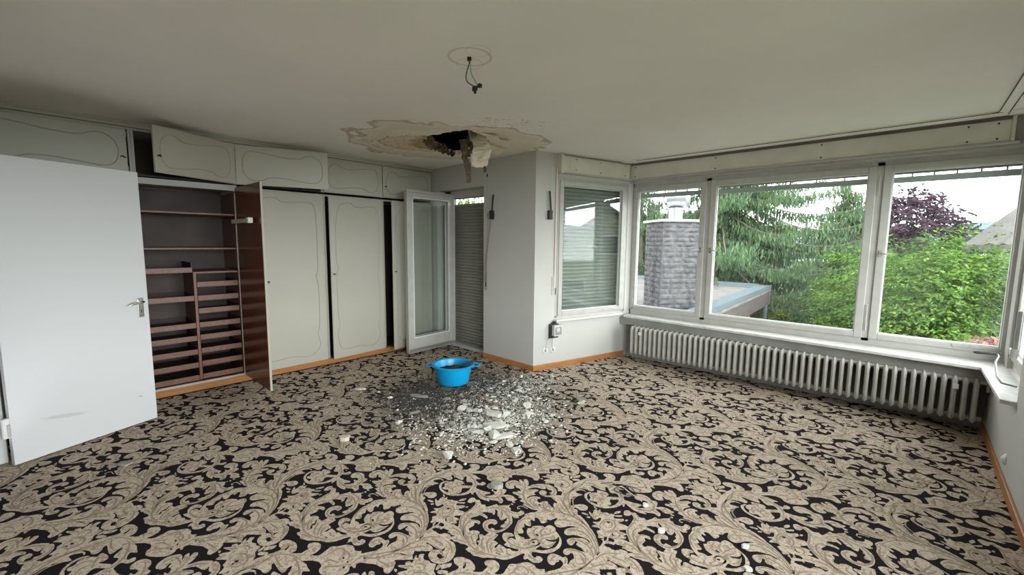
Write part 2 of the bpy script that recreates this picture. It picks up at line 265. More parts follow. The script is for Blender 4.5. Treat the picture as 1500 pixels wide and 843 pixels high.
# ================================================================ floor: carpet with woven scroll pattern
XW, YF, YW, XR, H = -5.04, 3.684, 5.15, .526, 2.507
CX, EX, EY = -3.12, -2.70, 5.2
BAYA = math.atan2(EY-YF, EX-CX)          # direction of the bay wall
CARPET = """+ 209 461 198 489 213 509 235 503 251 515 279 500 292 497 309 508 325 498 342 537 350 561 366 555 404 598 421 587 436 587 450 571 487 587 488 613 511 615 522 602 519 579 512 563 526 558 507 539 484 541 506 524 527 498 535 470 537 437 532 406 512 374 489 359 458 360 428 374 413 395 411 421 425 445 445 456 464 451 472 436 468 422 451 420 446 401 463 382 475 385 474 397 490 400 505 398 519 420 523 440 502 434 495 450 501 469 488 479 491 491 474 512 475 495 470 475 451 476 443 486 428 486 407 509 387 520 382 514 404 492 407 475 387 484 375 473 365 471 347 449 378 446 398 442 404 428 384 428 354 423 349 403 338 377 345 365 363 379 388 388 404 382 408 368 388 366 383 357 396 342 393 312 404 279 412 269 407 295 412 304 429 296 433 317 448 331 463 324 466 306 482 297 487 277 511 260 538 253 539 257 513 270 513 283 497 296 486 323 499 331 518 316 511 334 512 362 533 382 541 380 547 345 557 335 575 340 583 336 583 316 596 298 615 286 635 287 656 299 644 299 622 289 605 295 598 315 601 337 617 333 618 343 634 338 650 338 650 353 666 350 691 365 702 380 723 389 709 346 701 314 681 289 593 219 560 201 539 203 513 196 514 213 513 219 470 219 447 205 435 210 412 194 398 201 404 224 393 225 357 215 360 230 338 230 306 221 309 236 316 275 342 279 302 322 280 358 277 404 271 446 264 469 244 486 237 463 217 453
+ -376 800 -398 801 -416 793 -403 781 -421 768 -428 741 -401 747 -376 759 -377 739 -333 755 -318 752 -332 737 -332 723 -309 723 -290 733 -277 729 -245 745 -215 744 -215 723 -181 726 -155 722 -138 736 -116 741 -93 765 -67 787 -38 799 -18 822 -17 844 -3 866 1 890 7 909 13 919 18 903 24 883 41 873 46 889 71 885 93 895 105 914 100 937 79 941 65 931 70 920 54 917 38 926 31 940 52 960 44 987 20 1016 -27 1011 -51 978 -64 962 -57 977 -76 982 -92 976 -104 987 -89 1002 -108 1022 -124 1025 -116 1033 -128 1051 -151 1069 -152 1079 -175 1071 -164 1041 -136 994 -107 966 -79 947 -104 941 -113 932 -110 917 -125 929 -119 944 -107 956 -121 966 -142 960 -161 941 -152 916 -127 900 -103 897 -103 878 -85 879 -58 888 -28 900 -22 893 -43 877 -64 878 -71 867 -97 867 -120 862 -115 841 -117 821 -107 814 -81 814 -70 821 -64 818 -81 809 -107 810 -120 818 -124 832 -137 863 -152 866 -171 856 -185 880 -179 904 -192 906 -217 885 -216 857 -209 845 -229 854 -246 842 -222 824 -212 815 -218 801 -195 797 -195 787 -174 778 -180 775 -215 784 -240 805 -235 820 -260 822 -256 846 -270 856 -293 841 -296 824 -317 831 -326 816 -307 792 -307 782
+ -529 325 -557 335 -553 354 -538 384 -520 416 -520 447 -531 460 -551 465 -545 450 -553 439 -549 419 -564 408 -586 415 -602 435 -606 460 -595 477 -568 484 -549 486 -543 501 -523 491 -504 462 -500 466 -506 488 -496 498 -480 490 -468 467 -465 486 -481 500 -506 515 -512 526 -537 544 -539 517 -553 507 -570 515 -576 539 -562 559 -540 574 -512 581 -492 588 -470 576 -453 552 -465 572 -484 588 -511 595 -521 602 -542 598 -556 607 -554 618 -568 622 -564 599 -568 578 -591 581 -607 602 -598 626 -569 653 -545 668 -509 661 -522 672 -544 673 -568 667 -601 654 -617 634 -635 625 -650 635 -658 660 -639 700 -616 716 -591 725 -628 714 -660 693 -672 669 -693 646 -715 645 -735 660 -740 692 -746 706 -756 681 -760 662 -779 653 -766 640 -773 613 -787 609 -811 623 -829 626 -835 614 -819 600 -827 592 -838 596 -835 579 -821 571 -808 549 -828 540 -849 544 -839 534 -824 519 -837 506 -816 498 -798 481 -814 466 -818 457 -799 452 -779 458 -762 451 -792 423 -829 446 -852 472 -877 518 -885 581 -877 633 -864 662 -854 710 -752 808 -689 805 -696 830 -673 793 -658 803 -637 796 -619 788 -592 774 -576 761 -549 747 -511 719 -476 681 -452 644 -442 612 -430 623 -441 646 -441 671 -429 700 -411 700 -399 690 -377 704 -357 720 -332 732 -320 723 -324 706 -333 698 -326 688 -318 684 -299 671 -292 651 -307 636 -325 629 -334 636 -360 634 -384 627 -396 614 -404 595 -383 616 -359 623 -335 619 -324 607 -339 585 -358 570 -365 559 -388 541 -399 530 -379 535 -370 525 -347 510 -349 498
+ 626 420 642 435 666 454 676 477 654 484 635 494 613 525 626 537 622 558 642 582 661 596 674 593 674 608 682 629 708 631 725 623 734 613 774 595 800 574 820 541 820 498 807 460 775 433 748 416 742 397 718 375
- -653 589 -640 579 -624 554 -617 517 -627 490 -645 459 -669 441 -678 437 -674 471 -662 469 -636 486 -632 511 -636 542 -644 571
- -685 521 -681 530 -661 543 -650 560 -646 578 -643 546 -663 530
- 675 517 674 526 690 523 692 514
- -14 987 -9 998 1 997 -1 987
+ -426 593 -438 630 -437 665 -422 697 -363 704 -328 707 -290 714 -249 692 -215 651 -210 612 -229 578 -265 563 -303 569 -325 591 -323 617 -300 632 -280 622 -284 603 -258 599 -243 608 -239 634 -262 626 -277 641 -283 673 -304 692 -321 691 -305 674 -304 652 -329 642 -351 644 -386 634 -388 607
+ -178 139 -217 134 -250 130 -253 149 -288 149 -288 171 -317 165 -321 178 -366 174 -375 188 -349 208 -370 212 -347 223 -373 238 -392 230 -409 244 -416 236 -397 220 -404 200 -432 189 -463 208 -476 240 -467 270 -448 288 -423 287 -392 280 -428 295 -434 316 -400 309 -421 329 -407 345 -386 337 -360 312 -349 292 -341 325 -326 351 -295 381 -277 377 -285 387 -262 398 -228 396 -195 380 -175 352 -175 324 -188 292 -214 280 -244 279 -263 296 -263 318 -241 328 -220 319 -222 307 -204 301 -197 326 -215 331 -208 344 -215 360 -228 353 -246 354 -271 365 -253 347 -268 332 -294 324 -313 311 -327 284 -330 269 -312 287 -288 306 -270 300 -278 281 -276 264 -258 259 -272 234 -278 210 -271 193 -267 221 -251 245 -226 256 -212 247 -222 237 -216 220 -190 211 -186 192 -168 199 -188 207 -191 227 -184 245 -164 254 -148 240 -136 241 -108 224 -103 234 -123 253 -131 274 -115 278 -96 269 -77 271 -53 260 -40 257 -68 273 -98 289 -106 304 -135 299 -143 313 -165 310 -171 328 -157 353 -135 356 -113 342 -98 323 -142 385 -165 435 -165 465 -109 452 -92 387 -51 323 -40 328 -35 339 -8 376 25 379 40 361 41 340 20 320 0 323 -20 320 -17 306 2 313 17 294 23 273 47 282 45 252 -37 171 -143 156
+ -53 246 -106 268 -122 288 -178 302 -174 335 -153 350 -134 343 -125 323 -111 311 -143 354 -161 396 -168 451 -168 504 -158 566 -144 622 -168 635 -180 673 -148 693 -107 688 -85 672 -82 656 -49 687 -49 709 -65 732 -87 743 -70 768 -39 775 -14 760 -2 734 -3 717 27 731 22 757 23 781 126 762 69 721 24 698 -30 667 -20 662 37 675 62 671 96 670 73 647 94 635 125 632 124 656 142 662 158 652 153 628 129 611 134 596 159 572 176 534 178 517 159 530 157 510 148 483 125 450 102 428 56 411 2 418 -38 442 -55 475 -46 503 -32 513 -38 478 -23 449 8 431 61 434 113 465 133 509 123 560 97 598 75 602 59 588 36 598 20 616 1 624 4 607 21 583 -8 574 -71 573 -68 561 -48 555 -33 536 -44 519 -74 515 -102 500 -117 484 -89 499 -65 497 -59 491 -87 489 -105 458 -99 445 -57 454 -66 432 -87 389 -70 393 -84 368 -83 332 -69 332 -43 304 12 261 8 235
+ -3 439 -6 461 -29 475 -32 497 -22 520 -7 536 -23 553 6 567 39 574 57 559 54 537 93 568 113 581 127 564 89 527 95 509 114 491 109 467 92 448 66 432 38 453 23 439
+ 143 568 144 581 174 587 206 595 233 609 250 602 233 573 248 572 269 599 268 621 237 632 256 639 259 648 246 659 225 650 210 634 183 638 165 665 177 692 210 709 242 703 265 690 290 698 306 678 313 649 331 668 360 680 388 674 405 674 400 651 379 630 356 629 338 640 318 625 350 611 362 595 359 575 331 582 304 565 283 555 305 549 276 535 236 530 200 540 167 555
+ 408 614 404 623 419 625 422 614
+ 399 633 397 645 416 646 415 635
+ 405 600 403 607 413 608 415 600
+ 8 712 37 733 28 755 13 786 9 806 32 830 50 863 85 881 116 873 136 884 146 894 171 873 192 914 203 945 209 980 202 1037 268 1102 338 1061 335 1043 357 1042 340 1013 294 978 276 961 307 970 330 965 356 934 362 907 341 898 317 909 296 902 268 894 240 873 211 853 207 834 226 821 213 813 203 816 200 806 220 792 226 764 208 740 180 714 149 695 114 701 102 718 70 722 51 715 28 702
- 193 876 192 882 203 883 203 876
- 120 808 117 815 129 815 131 807
- 179 782 176 790 187 790 188 781
- 160 810 157 816 167 816 170 809
+ 284 363 274 339 261 328 263 316 278 321 302 321 298 302 315 297 310 281 295 273 310 258 303 244 290 249 287 231 274 239 255 238 241 230 230 225 222 205 206 198 199 216 175 236 184 253 170 265 139 246 139 268 148 280 120 282 140 300 146 314 139 343 129 335 126 313 115 308 96 314 61 339 62 348 84 340 71 376 80 389 93 385 91 407 108 389 124 394 136 409 148 406 165 421 179 414 186 392 206 401 229 422 239 403 226 374 252 379 275 381
+ 33 304 41 315 69 322 72 310 49 303
+ 74 293 79 307 93 310 91 295
+ 169 424 166 448 183 473 191 457 179 432
+ 179 414 208 444 212 429 191 411
+ 49 404 65 404 83 396 71 390
+ 225 212 232 218 247 188 255 206 274 220 296 212 292 201 274 206 260 183 257 164 253 160 244 185
+ 243 227 249 233 261 208 257 204
+ 239 412 245 430 254 429 253 414
- 174 335 178 346 191 349 190 334
- 241 279 247 279 257 267 274 271 260 262 249 265
+ -440 638 -451 653 -464 688 -466 716 -486 725 -480 729 -464 723 -463 747 -455 746 -453 721 -442 736 -428 736 -427 728 -449 715 -456 687 -443 652
+ 468 608 454 616 451 633 463 648 491 651 505 655 505 648 484 645 464 639 458 625 464 615 471 625 477 618
+ 540 585 529 598 529 615 547 649 551 644 537 613 536 598 544 587
+ -116 555 -139 572 -147 602 -139 629 -141 648 -150 647 -163 629 -183 629 -206 645 -200 668 -176 685 -149 688 -124 689 -112 677 -96 669 -85 654 -85 647 -50 677 -53 697 -56 722 -71 722 -90 736 -78 759 -55 774 -31 766 -5 745 -3 716 22 734 28 762 34 768 77 749
- -131 637 -141 648 -149 660 -147 667 -136 661 -126 647 -126 638
+ -476 649 -463 671 -451 697 -413 693 -390 705 -378 728 -346 736 -335 720 -350 693 -312 702 -282 696 -243 674 -228 648 -227 616 -235 587 -254 591 -246 621 -279 619 -282 634 -290 660 -318 677 -349 681 -362 668 -329 675 -317 659 -322 632 -357 628 -386 625
+ -213 573 -216 589 -204 606 -197 616 -183 595 -191 579
+ -337 511 -353 530 -351 536 -327 520
+ -323 524 -335 544 -337 566 -325 561 -316 540 -314 534
+ -295 390 -306 412 -318 406 -321 423 -305 457 -353 435 -357 444 -337 467 -352 470 -345 491 -327 493 -339 517 -332 532 -346 547 -340 560 -303 545 -280 557 -261 554 -241 567 -224 549 -212 534 -185 528 -169 512 -168 487 -155 469 -157 442 -151 423 -165 420 -168 407 -161 390 -174 390 -185 378 -207 404 -232 404 -248 425 -269 414
+ -217 546 -229 572 -220 580 -209 568 -205 548
+ -200 564 -211 586 -192 623 -179 601 -190 578
+ -197 540 -197 559 -164 579 -161 561 -180 541
+ -355 416 -342 424 -329 413 -340 410
- -221 452 -215 463 -203 462 -208 450
- -211 438 -206 445 -197 437 -204 433
v -248 437 -265 460 -250 488 -211 501 -176 485 -172 451 -194 430 -232 428
v -307 492 -296 517 -267 525 -251 501
v -336 441 -318 474 -298 480
v -325 523 -304 529
v 270 95 250 134 205 179 146 216 87 239 17 244 -42 228 -103 190 -140 138 -166 66
v 262 96 234 136 189 174 134 205 74 216 29 203 -17 169 -20 140
v 218 131 184 160 141 174 96 168 68 146 64 128
v -445 600 -459 629 -492 657
v -441 587 -471 617 -513 636 -558 636 -588 620 -592 603
v -448 526 -466 556 -491 572 -529 568 -556 551 -563 527
v -449 517 -472 541 -506 558
v -427 577 -429 608 -420 641 -400 668 -359 701
v -541 344 -509 389 -468 451 -440 502 -440 549 -441 587
v -425 502 -407 550 -387 584 -351 612
v -396 655 -359 659 -327 667 -310 659
v -342 693 -300 694 -261 677 -240 652
v -417 487 -385 503 -365 508
v -33 938 -15 965 -23 1001 -8 1016 19 1006 21 991 9 970 -3 941
v 697 503 657 520 648 549 651 572
v -4 -13 -1 18 12 49 22 78
v -670 492 -696 502 -702 519 -683 546 -670 577
v -7 2 -34 32 -31 65
v -656 488 -643 509 -639 539
v -7 271 59 253 111 232
v -15 254 -61 263 -107 287
v -49 232 -110 228 -159 236
v -86 201 -152 188 -204 181
v -34 290 -65 328
v 601 456 562 494 547 541 552 587
v 87 912 47 906 28 912
v -517 458 -528 478 -535 487
v -575 425 -584 448 -577 471
v 249 490 277 466 283 411 289 357 321 313 370 279 434 249 505 231 569 240 624 265 669 301 698 358
v 418 250 366 294 327 338 315 383 331 419
v 478 244 428 260 393 277 361 316 355 356 371 372
v -197 772 -243 791 -266 810 -267 835
v -134 781 -173 795 -207 828 -214 844
v -118 788 -156 813 -178 839 -183 884
v -100 798 -136 816 -151 842 -143 857
v -64 835 -87 842 -101 843
v 340 487 367 525 404 541 461 529 499 508 525 469 524 420 500 379 460 370 432 387 427 419 443 439
v 373 552 415 562 464 560 499 574
v 404 541 437 514 455 484
v -389 757 -375 780 -336 783 -274 761
v -301 733 -278 748 -247 755
v -190 733 -159 749 -114 763
v -132 934 -126 957 -120 921 -94 906 -58 909 -18 924 13 962 21 1001 9 1022 -13 1017 -26 988 -20 969 8 980
v 533 671 460 689 411 720 378 757 357 795 305 843
v 359 714 384 728 407 727
v 458 664 483 677 536 674
v -182 163 -240 185 -252 208 -238 238
v -158 165 -207 183 -233 203
v -134 188 -165 212 -176 236
v -332 231 -319 269 -285 296
v 283 732 260 758 265 790 313 799 345 795
v -335 288 -321 326 -284 364
v -247 390 -210 377 -189 344 -196 303 -225 286 -247 293
v 21 241 -58 283 -127 328 -149 331
v 24 255 -37 303 -106 373 -127 435 -134 527 -112 576
v -12 220 -76 244 -113 263
v -13 338 8 358
v -13 261 -87 309 -122 361 -133 437 -118 517 -125 597 -59 652 33 671
v -28 318 -71 373 -70 423
v -115 592 -51 586 -16 593
v -49 647 10 648 85 625 128 590 147 535
v -137 647 -151 665 -126 677
v 159 572 218 559 273 567 308 604 301 643 271 672 212 687 182 669
v 235 551 273 567
v 300 607 347 597
v 336 644 369 666
v 13 453 -1 490 13 517
v 80 457 43 483 52 516
v 65 516 19 534 16 558
v 47 728 51 778 45 811 64 837 103 829 103 798
v 126 707 130 738 164 779 169 805
v 82 734 95 762 137 781
v 86 843 128 839 154 818
v -520 286 -533 347 -484 380 -455 438 -445 510 -437 566
v -459 389 -400 404 -379 411
v -441 468 -392 501
v 184 261 164 286 157 323 166 357 196 366 223 345 232 312 222 278 200 267 174 278
v 183 295 170 318 175 344 196 349 213 329 209 300 189 292
v 228 260 232 278 248 301 273 298 282 281 276 257
v 118 353 114 376 134 385 156 385
v -346 634 -290 635 -251 614"""
def carpet():
    PX, PY, ORG = 1421., 1051., np.array([-1263., 1582.])
    n = 2.0; Wd, Hd = int(PX/n), int(PY/n)
    acc = np.zeros((Hd, Wd), bool)
    Mx = np.array([[PX/2, -PX/2], [PY/2, PY/2]])
    items = [(l.split()[0], np.array([float(q) for q in l.split()[1:]]).reshape(-1, 2)) for l in CARPET.strip().splitlines()]
    def fill(P, val):
        P = P/n
        for si in range(-3, 4):
            for sj in range(-3, 4):
                Q = P+(Mx @ np.array([si, sj]))/n
                x0, x1 = int(max(0, Q[:, 0].min()-1)), int(min(Wd, Q[:, 0].max()+2)); y0, y1 = int(max(0, Q[:, 1].min()-1)), int(min(Hd, Q[:, 1].max()+2))
                if x1 <= x0 or y1 <= y0: continue
                X2, Y2 = np.meshgrid(np.arange(x0, x1)+.5, np.arange(y0, y1)+.5); ins = np.zeros(X2.shape, bool)
                for i in range(len(Q)):
                    xa, ya = Q[i]; xb, yb = Q[i-1]
                    if ya != yb: ins ^= ((ya > Y2) != (yb > Y2)) & (X2 < (xb-xa)*(Y2-ya)/(yb-ya)+xa)
                acc[y0:y1, x0:x1][ins] = val
    def sm(P): return np.array([[v.x, v.y] for v in smooth_loop([tuple(p) for p in P], 3)])
    for k, P in items:
        if k == '+': fill(sm(P), True)
    for k, P in items:
        if k == '-': fill(sm(P), False)
    # smooth field, periodic
    f = acc.astype(float)
    for _ in range(2):
        f = (f+np.roll(f, 1, 0)+np.roll(f, -1, 0)+np.roll(f, 1, 1)+np.roll(f, -1, 1))/5
    f = f-.60; f[np.abs(f) < 1e-4] = 1e-4
    F = np.concatenate([f, f[:1]], 0); F = np.concatenate([F, F[:, :1]], 1)      # node grid 0..Hd, 0..Wd
    big = np.full((F.shape[0]+2, F.shape[1]+2), -1.); big[1:-1, 1:-1] = F
    xs = np.concatenate([[-1e-3], np.arange(Wd+1), [Wd+1e-3]])*PX/Wd; ys = np.concatenate([[-1e-3], np.arange(Hd+1), [Hd+1e-3]])*PY/Hd
    pos = big > 0
    seg = {}
    def ipt(e):
        (r0, c0, r1, c1) = e; a, b = big[r0, c0], big[r1, c1]; t = a/(a-b)
        return (xs[c0]+(xs[c1]-xs[c0])*t, ys[r0]+(ys[r1]-ys[r0])*t)
    mixed = (pos[:-1, :-1] != pos[1:, :-1]) | (pos[:-1, :-1] != pos[:-1, 1:]) | (pos[:-1, :-1] != pos[1:, 1:])
    for r, c in zip(*np.nonzero(mixed)):
        A, B, C, D = pos[r, c], pos[r, c+1], pos[r+1, c+1], pos[r+1, c]
        bt = (r, c, r, c+1); rt = (r, c+1, r+1, c+1); tp = (r+1, c, r+1, c+1); lf = (r, c, r+1, c)
        code = A+2*B+4*C+8*D
        # directed so that the inside is on the left
        tb = {1: [(bt, lf)], 2: [(rt, bt)], 3: [(rt, lf)], 4: [(tp, rt)], 5: [(bt, lf), (tp, rt)], 6: [(tp, bt)], 7: [(tp, lf)], 8: [(lf, tp)], 9: [(bt, tp)],
              10: [(rt, bt), (lf, tp)], 11: [(rt, tp)], 12: [(lf, rt)], 13: [(bt, rt)], 14: [(lf, bt)]}[int(code)]
        for a, b in tb: seg[a] = b
    loops = []
    while seg:
        s0 = next(iter(seg)); e0 = s0; L = []
        while e0 in seg:
            L.append(ipt(e0)); e0 = seg.pop(e0)
        loops.append(np.array(L))
    def dp(P, tol):
        if len(P) < 3: return P
        keep = np.zeros(len(P), bool); keep[0] = keep[-1] = True; st = [(0, len(P)-1)]
        while st:
            a, b = st.pop()
            if b-a < 2: continue
            d = P[b]-P[a]; L = np.hypot(*d)+1e-9; q = P[a+1:b]-P[a]; dist = np.abs(q[:, 0]*d[1]-q[:, 1]*d[0])/L if L > 1e-6 else np.hypot(*q.T)
            i = int(dist.argmax())
            if dist[i] > tol: keep[a+1+i] = True; st += [(a, a+1+i), (a+1+i, b)]
        return P[keep]
    simp = []
    for L in loops:
        ar = .5*np.sum(L[:, 0]*np.roll(L[:, 1], -1)-np.roll(L[:, 0], -1)*L[:, 1])
        if abs(ar) < 25 or len(L) < 5: continue
        h = len(L)//2; S = np.concatenate([dp(L[:h+1], .9)[:-1], dp(np.concatenate([L[h:], L[:1]]), .9)[:-1]])
        if len(S) >= 3: simp.append((ar, S))
    sgn = 1 if max(simp, key=lambda q: abs(q[0]))[0] > 0 else -1
    outer = [q for q in simp if q[0]*sgn > 0]; holes = [q for q in simp if q[0]*sgn < 0]
    def inside(p, Q):
        x, y = p; c = False
        for i in range(len(Q)):
            xa, ya = Q[i]; xb, yb = Q[i-1]
            if (ya > y) != (yb > y) and x < (xb-xa)*(y-ya)/(yb-ya)+xa: c = not c
        return c
    outer.sort(key=lambda q: abs(q[0])); grp = [[q[1]] for q in outer]
    for ar, Hh in holes:
        for i, (a2, Q) in enumerate(outer):
            if abs(a2) > abs(ar) and inside(Hh[0], Q): grp[i].append(Hh); break
    V, Fc = [], []
    for g in grp:
        lp = [[Vector((p[0], p[1], 0)) for p in q] for q in g]
        tri = tessellate_polygon(lp); o = len(V)
        for q in lp: V += [(v.x, v.y) for v in q]
        Fc += [(a+o, b+o, c+o) for a, b, c in tri]
    V = np.array(V)
    # veins
    VV, VF = [], []
    for k, P in items:
        if k != 'v': continue
        P = np.array([[v.x, v.y] for v in smooth_loop([tuple(p) for p in P], 4, False)])
        d = np.gradient(P, axis=0); nn = np.stack([-d[:, 1], d[:, 0]], 1); nn /= np.linalg.norm(nn, axis=1, keepdims=True)+1e-9
        w = (4.2*np.sin(np.linspace(.25, PI-.15, len(P)))+.5)[:, None]; o = len(VV); m = len(P)
        VV += list(P+nn*w)+list(P-nn*w); VF += [(o+i, o+i+1, o+m+i+1, o+m+i) for i in range(m-1)]
    VV = np.array(VV)
    x0, x1, y0, y1 = -5000., 530., -460., 5150.
    allv, allf, allm = [], [], []; base = 0
    def put(P, F, z, mi):
        nonlocal base
        v = np.concatenate([P/1000., np.full((len(P), 1), z)], 1); allv.append(v); allf.extend([tuple(i+base for i in f) for f in F]); allm.extend([mi]*len(F)); base += len(P)
    for i in range(-5, 5):
        for j in range(-4, 6):
            q = V+ORG+np.array([i*PX, j*PY])
            if q[:, 0].max() < x0 or q[:, 0].min() > x1 or q[:, 1].max() < y0 or q[:, 1].min() > y1: continue
            put(q, Fc, .0020, 1)
    for i in range(-8, 9):
        for j in range(-8, 9):
            q = VV+ORG+Mx @ np.array([i, j])
            if q[:, 0].max() < x0-300 or q[:, 0].min() > x1+300 or q[:, 1].max() < y0-300 or q[:, 1].min() > y1+300: continue
            put(q, VF, .0026, 2)
    me = bpy.data.meshes.new('floor'); me.from_pydata(np.concatenate(allv).tolist(), [], allf)
    me.polygons.foreach_set('material_index', allm); me.update()
    bm = bmesh.new(); bm.from_mesh(me)
    def cut(co, no, outer=False):
        bmesh.ops.bisect_plane(bm, geom=bm.verts[:]+bm.edges[:]+bm.faces[:], plane_co=co, plane_no=no, clear_outer=outer)
    cut((-5.02, 0, 0), (-1, 0, 0), True); cut((XR, 0, 0), (1, 0, 0), True); cut((0, -.45, 0), (0, -1, 0), True); cut((0, 5.12, 0), (0, 1, 0), True)
    cut((0, YF, 0), (0, 1, 0)); cut((-3.97, 0, 0), (1, 0, 0)); cut((-4.93, 0, 0), (1, 0, 0)); cut((0, 3.82, 0), (0, 1, 0))
    nb = (math.sin(BAYA), -math.cos(BAYA), 0); cut((CX, YF, 0), nb)
    kill = []
    for f in bm.faces:
        c = f.calc_center_median()
        if c.y > YF and (c.x-CX)*nb[0]+(c.y-YF)*nb[1] < 0 and not (-4.93 < c.x < -3.97 and c.y < 3.82): kill.append(f)
    bmesh.ops.delete(bm, geom=kill, context='FACES')
    # dark ground of the carpet
    for quad in ([(-5.7, -.45), (XR+.02, -.45), (XR+.02, 5.14), (-2.72, 5.14), (CX, YF), (-3.97, YF), (-3.97, 3.98), (-4.93, 3.98), (-4.93, YF), (-5.7, YF)],):
        vs = [bm.verts.new((x, y, 0)) for x, y in quad]; f = bm.faces.new(vs); f.material_index = 0
        vb = [bm.verts.new((x, y, -.25)) for x, y in quad]; bm.faces.new(vb[::-1])
        for i in range(len(vs)): bm.faces.new((vs[i], vb[i], vb[(i+1) % len(vs)], vs[(i+1) % len(vs)]))
    for f in bm.faces:
        f.normal_update()
        if f.material_index and f.normal.z < 0: f.normal_flip()
    bm.to_mesh(me); bm.free()
    def cm(name, c1, c2, soil):
        m = mat(name, c1, 1, bump=.6, bscale=900, spec=.1); nn = m.node_tree.nodes; l = m.node_tree.links; b = nn['Principled BSDF']
        t = nn.new('ShaderNodeTexCoord'); a = nn.new('ShaderNodeTexNoise'); a.inputs['Scale'].default_value = 220; a.inputs['Detail'].default_value = 2
        d = nn.new('ShaderNodeTexNoise'); d.inputs['Scale'].default_value = 1.7; d.inputs['Detail'].default_value = 5
        l.new(t.outputs['Object'], a.inputs[0]); l.new(t.outputs['Object'], d.inputs[0])
        r = nn.new('ShaderNodeValToRGB'); l.new(a.outputs[0], r.inputs[0]); r.color_ramp.elements[0].position = .35; r.color_ramp.elements[0].color = (*c2, 1); r.color_ramp.elements[1].position = .65; r.color_ramp.elements[1].color = (*c1, 1)
        if 'beige' in name:      # sculpted tufting: streaky darker yarn
            q = nn.new('ShaderNodeTexNoise'); q.inputs['Scale'].default_value = 38; q.inputs['Detail'].default_value = 3; q.inputs['Distortion'].default_value = 1.6; l.new(t.outputs['Object'], q.inputs[0])
            qr = nn.new('ShaderNodeValToRGB'); l.new(q.outputs[0], qr.inputs[0]); qe = qr.color_ramp.elements; qe[0].position = .38; qe[0].color = (.60, .55, .50, 1); qe[1].position = .53; qe[1].color = (1, 1, 1, 1)
            qm = nn.new('ShaderNodeMix'); qm.data_type = 'RGBA'; qm.blend_type = 'MULTIPLY'; qm.inputs[0].default_value = 1; l.new(r.outputs[0], qm.inputs[6]); l.new(qr.outputs[0], qm.inputs[7]); base_c = qm.outputs[2]
        else: base_c = r.outputs[0]
        # soot and plaster dust around the fallen ceiling (stain with its own outline)
        vm = nn.new('ShaderNodeVectorMath'); vm.operation = 'SUBTRACT'; vm.inputs[1].default_value = (-3.05, 2.62, 0); l.new(t.outputs['Object'], vm.inputs[0])
        ln = nn.new('ShaderNodeVectorMath'); ln.operation = 'LENGTH'; l.new(vm.outputs[0], ln.inputs[0])
        ad = nn.new('ShaderNodeMath'); ad.operation = 'MULTIPLY_ADD'; ad.inputs[1].default_value = 1.1; l.new(d.outputs[0], ad.inputs[0]); l.new(ln.outputs['Value'], ad.inputs[2])
        mr = nn.new('ShaderNodeMapRange'); mr.inputs['From Min'].default_value = .75; mr.inputs['From Max'].default_value = 1.75; mr.inputs['To Min'].default_value = .88; mr.inputs['To Max'].default_value = 0; l.new(ad.outputs[0], mr.inputs['Value'])
        mx = nn.new('ShaderNodeMix'); mx.data_type = 'RGBA'; l.new(mr.outputs[0], mx.inputs[0]); l.new(base_c, mx.inputs[6]); mx.inputs[7].default_value = (*soil, 1)
        l.new(mx.outputs[2], b.inputs['Base Color']); return m
    for m in (cm('carpet_dark_ground', (.020, .015, .018), (.012, .009, .012), (.035, .033, .03)), cm('carpet_beige_scrolls', (.64, .53, .43), (.50, .405, .32), (.085, .08, .072)), cm('carpet_taupe_veins', (.34, .27, .21), (.26, .205, .155), (.06, .055, .05))):
        me.materials.append(m)
    o = bpy.data.objects.new('floor', me); COL.objects.link(o)
    tag(o, 'black carpet with beige acanthus scroll pattern covering the whole room', 'carpet', None, 'structure')
carpet()
# ================================================================ walls
def wall(name, g, label, m=None): return ST(name, g, m or M_wall, label, 'wall')
wall('wall_left', G().box(-5.87, -5.62, -.7, 3.98, -.25, 2.9), 'white wall behind the fitted wardrobes')
g = G().box(-5.62, -4.93, YF, 3.98, -.25, 2.9).box(-4.93, -3.97, YF, 3.98, 2.19, 2.9).box(-3.97, CX, YF, 3.98, -.25, 2.9)
wall('wall_far', g, 'white far wall around the terrace door, ending in the protruding corner')
# bay wall, local frame: x along the wall from the protruding corner, y outwards
bay = empty('wall_bay', (CX, YF, 0), BAYA, 'short slanted white wall holding the smaller shuttered window', 'wall', None, 'structure')
g = G().box(0, .29, 0, .24, -.25, 2.9).box(.29, 1.44, 0, .24, -.25, .6).box(.29, 1.44, 0, .24, 2.25, 2.9).box(1.44, 1.60, 0, .24, -.25, 2.9)
mesh('wall_surface', g, M_wall, bay)
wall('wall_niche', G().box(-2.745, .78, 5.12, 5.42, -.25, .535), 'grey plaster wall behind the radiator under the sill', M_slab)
g = G().box(-2.95, .9, 5.15, 5.42, 2.26, 2.9).box(-2.98, -2.755, 5.19, 5.42, -.25, 2.9).box(.70, .9, 5.15, 5.42, -.25, 2.9)
wall('wall_window', g, 'white wall over and beside the wide window')
g = G().box(XR, .80, -.7, -.4, -.25, 2.9).box(XR, .80, 2.5, 3.90, -.25, 2.9).box(XR, .80, -.4, 2.5, -.25, .3).box(XR, .80, -.4, 2.5, 2.4, 2.9).box(XR, .80, 3.90, 5.15, -.25, .535).box(.60, .80, 3.90, 5.15, 2.26, 2.9)
wall('wall_right', g, 'white right wall under and before the side window')
g = G().box(-5.87, -4.30, -.70, -.45, -.25, 2.9).box(-4.30, -3.35, -.70, -.45, 2.08, 2.9).box(-3.35, .80, -.70, -.45, -.25, 2.9)
wall('wall_back', g, 'white wall behind the camera with the doorway')
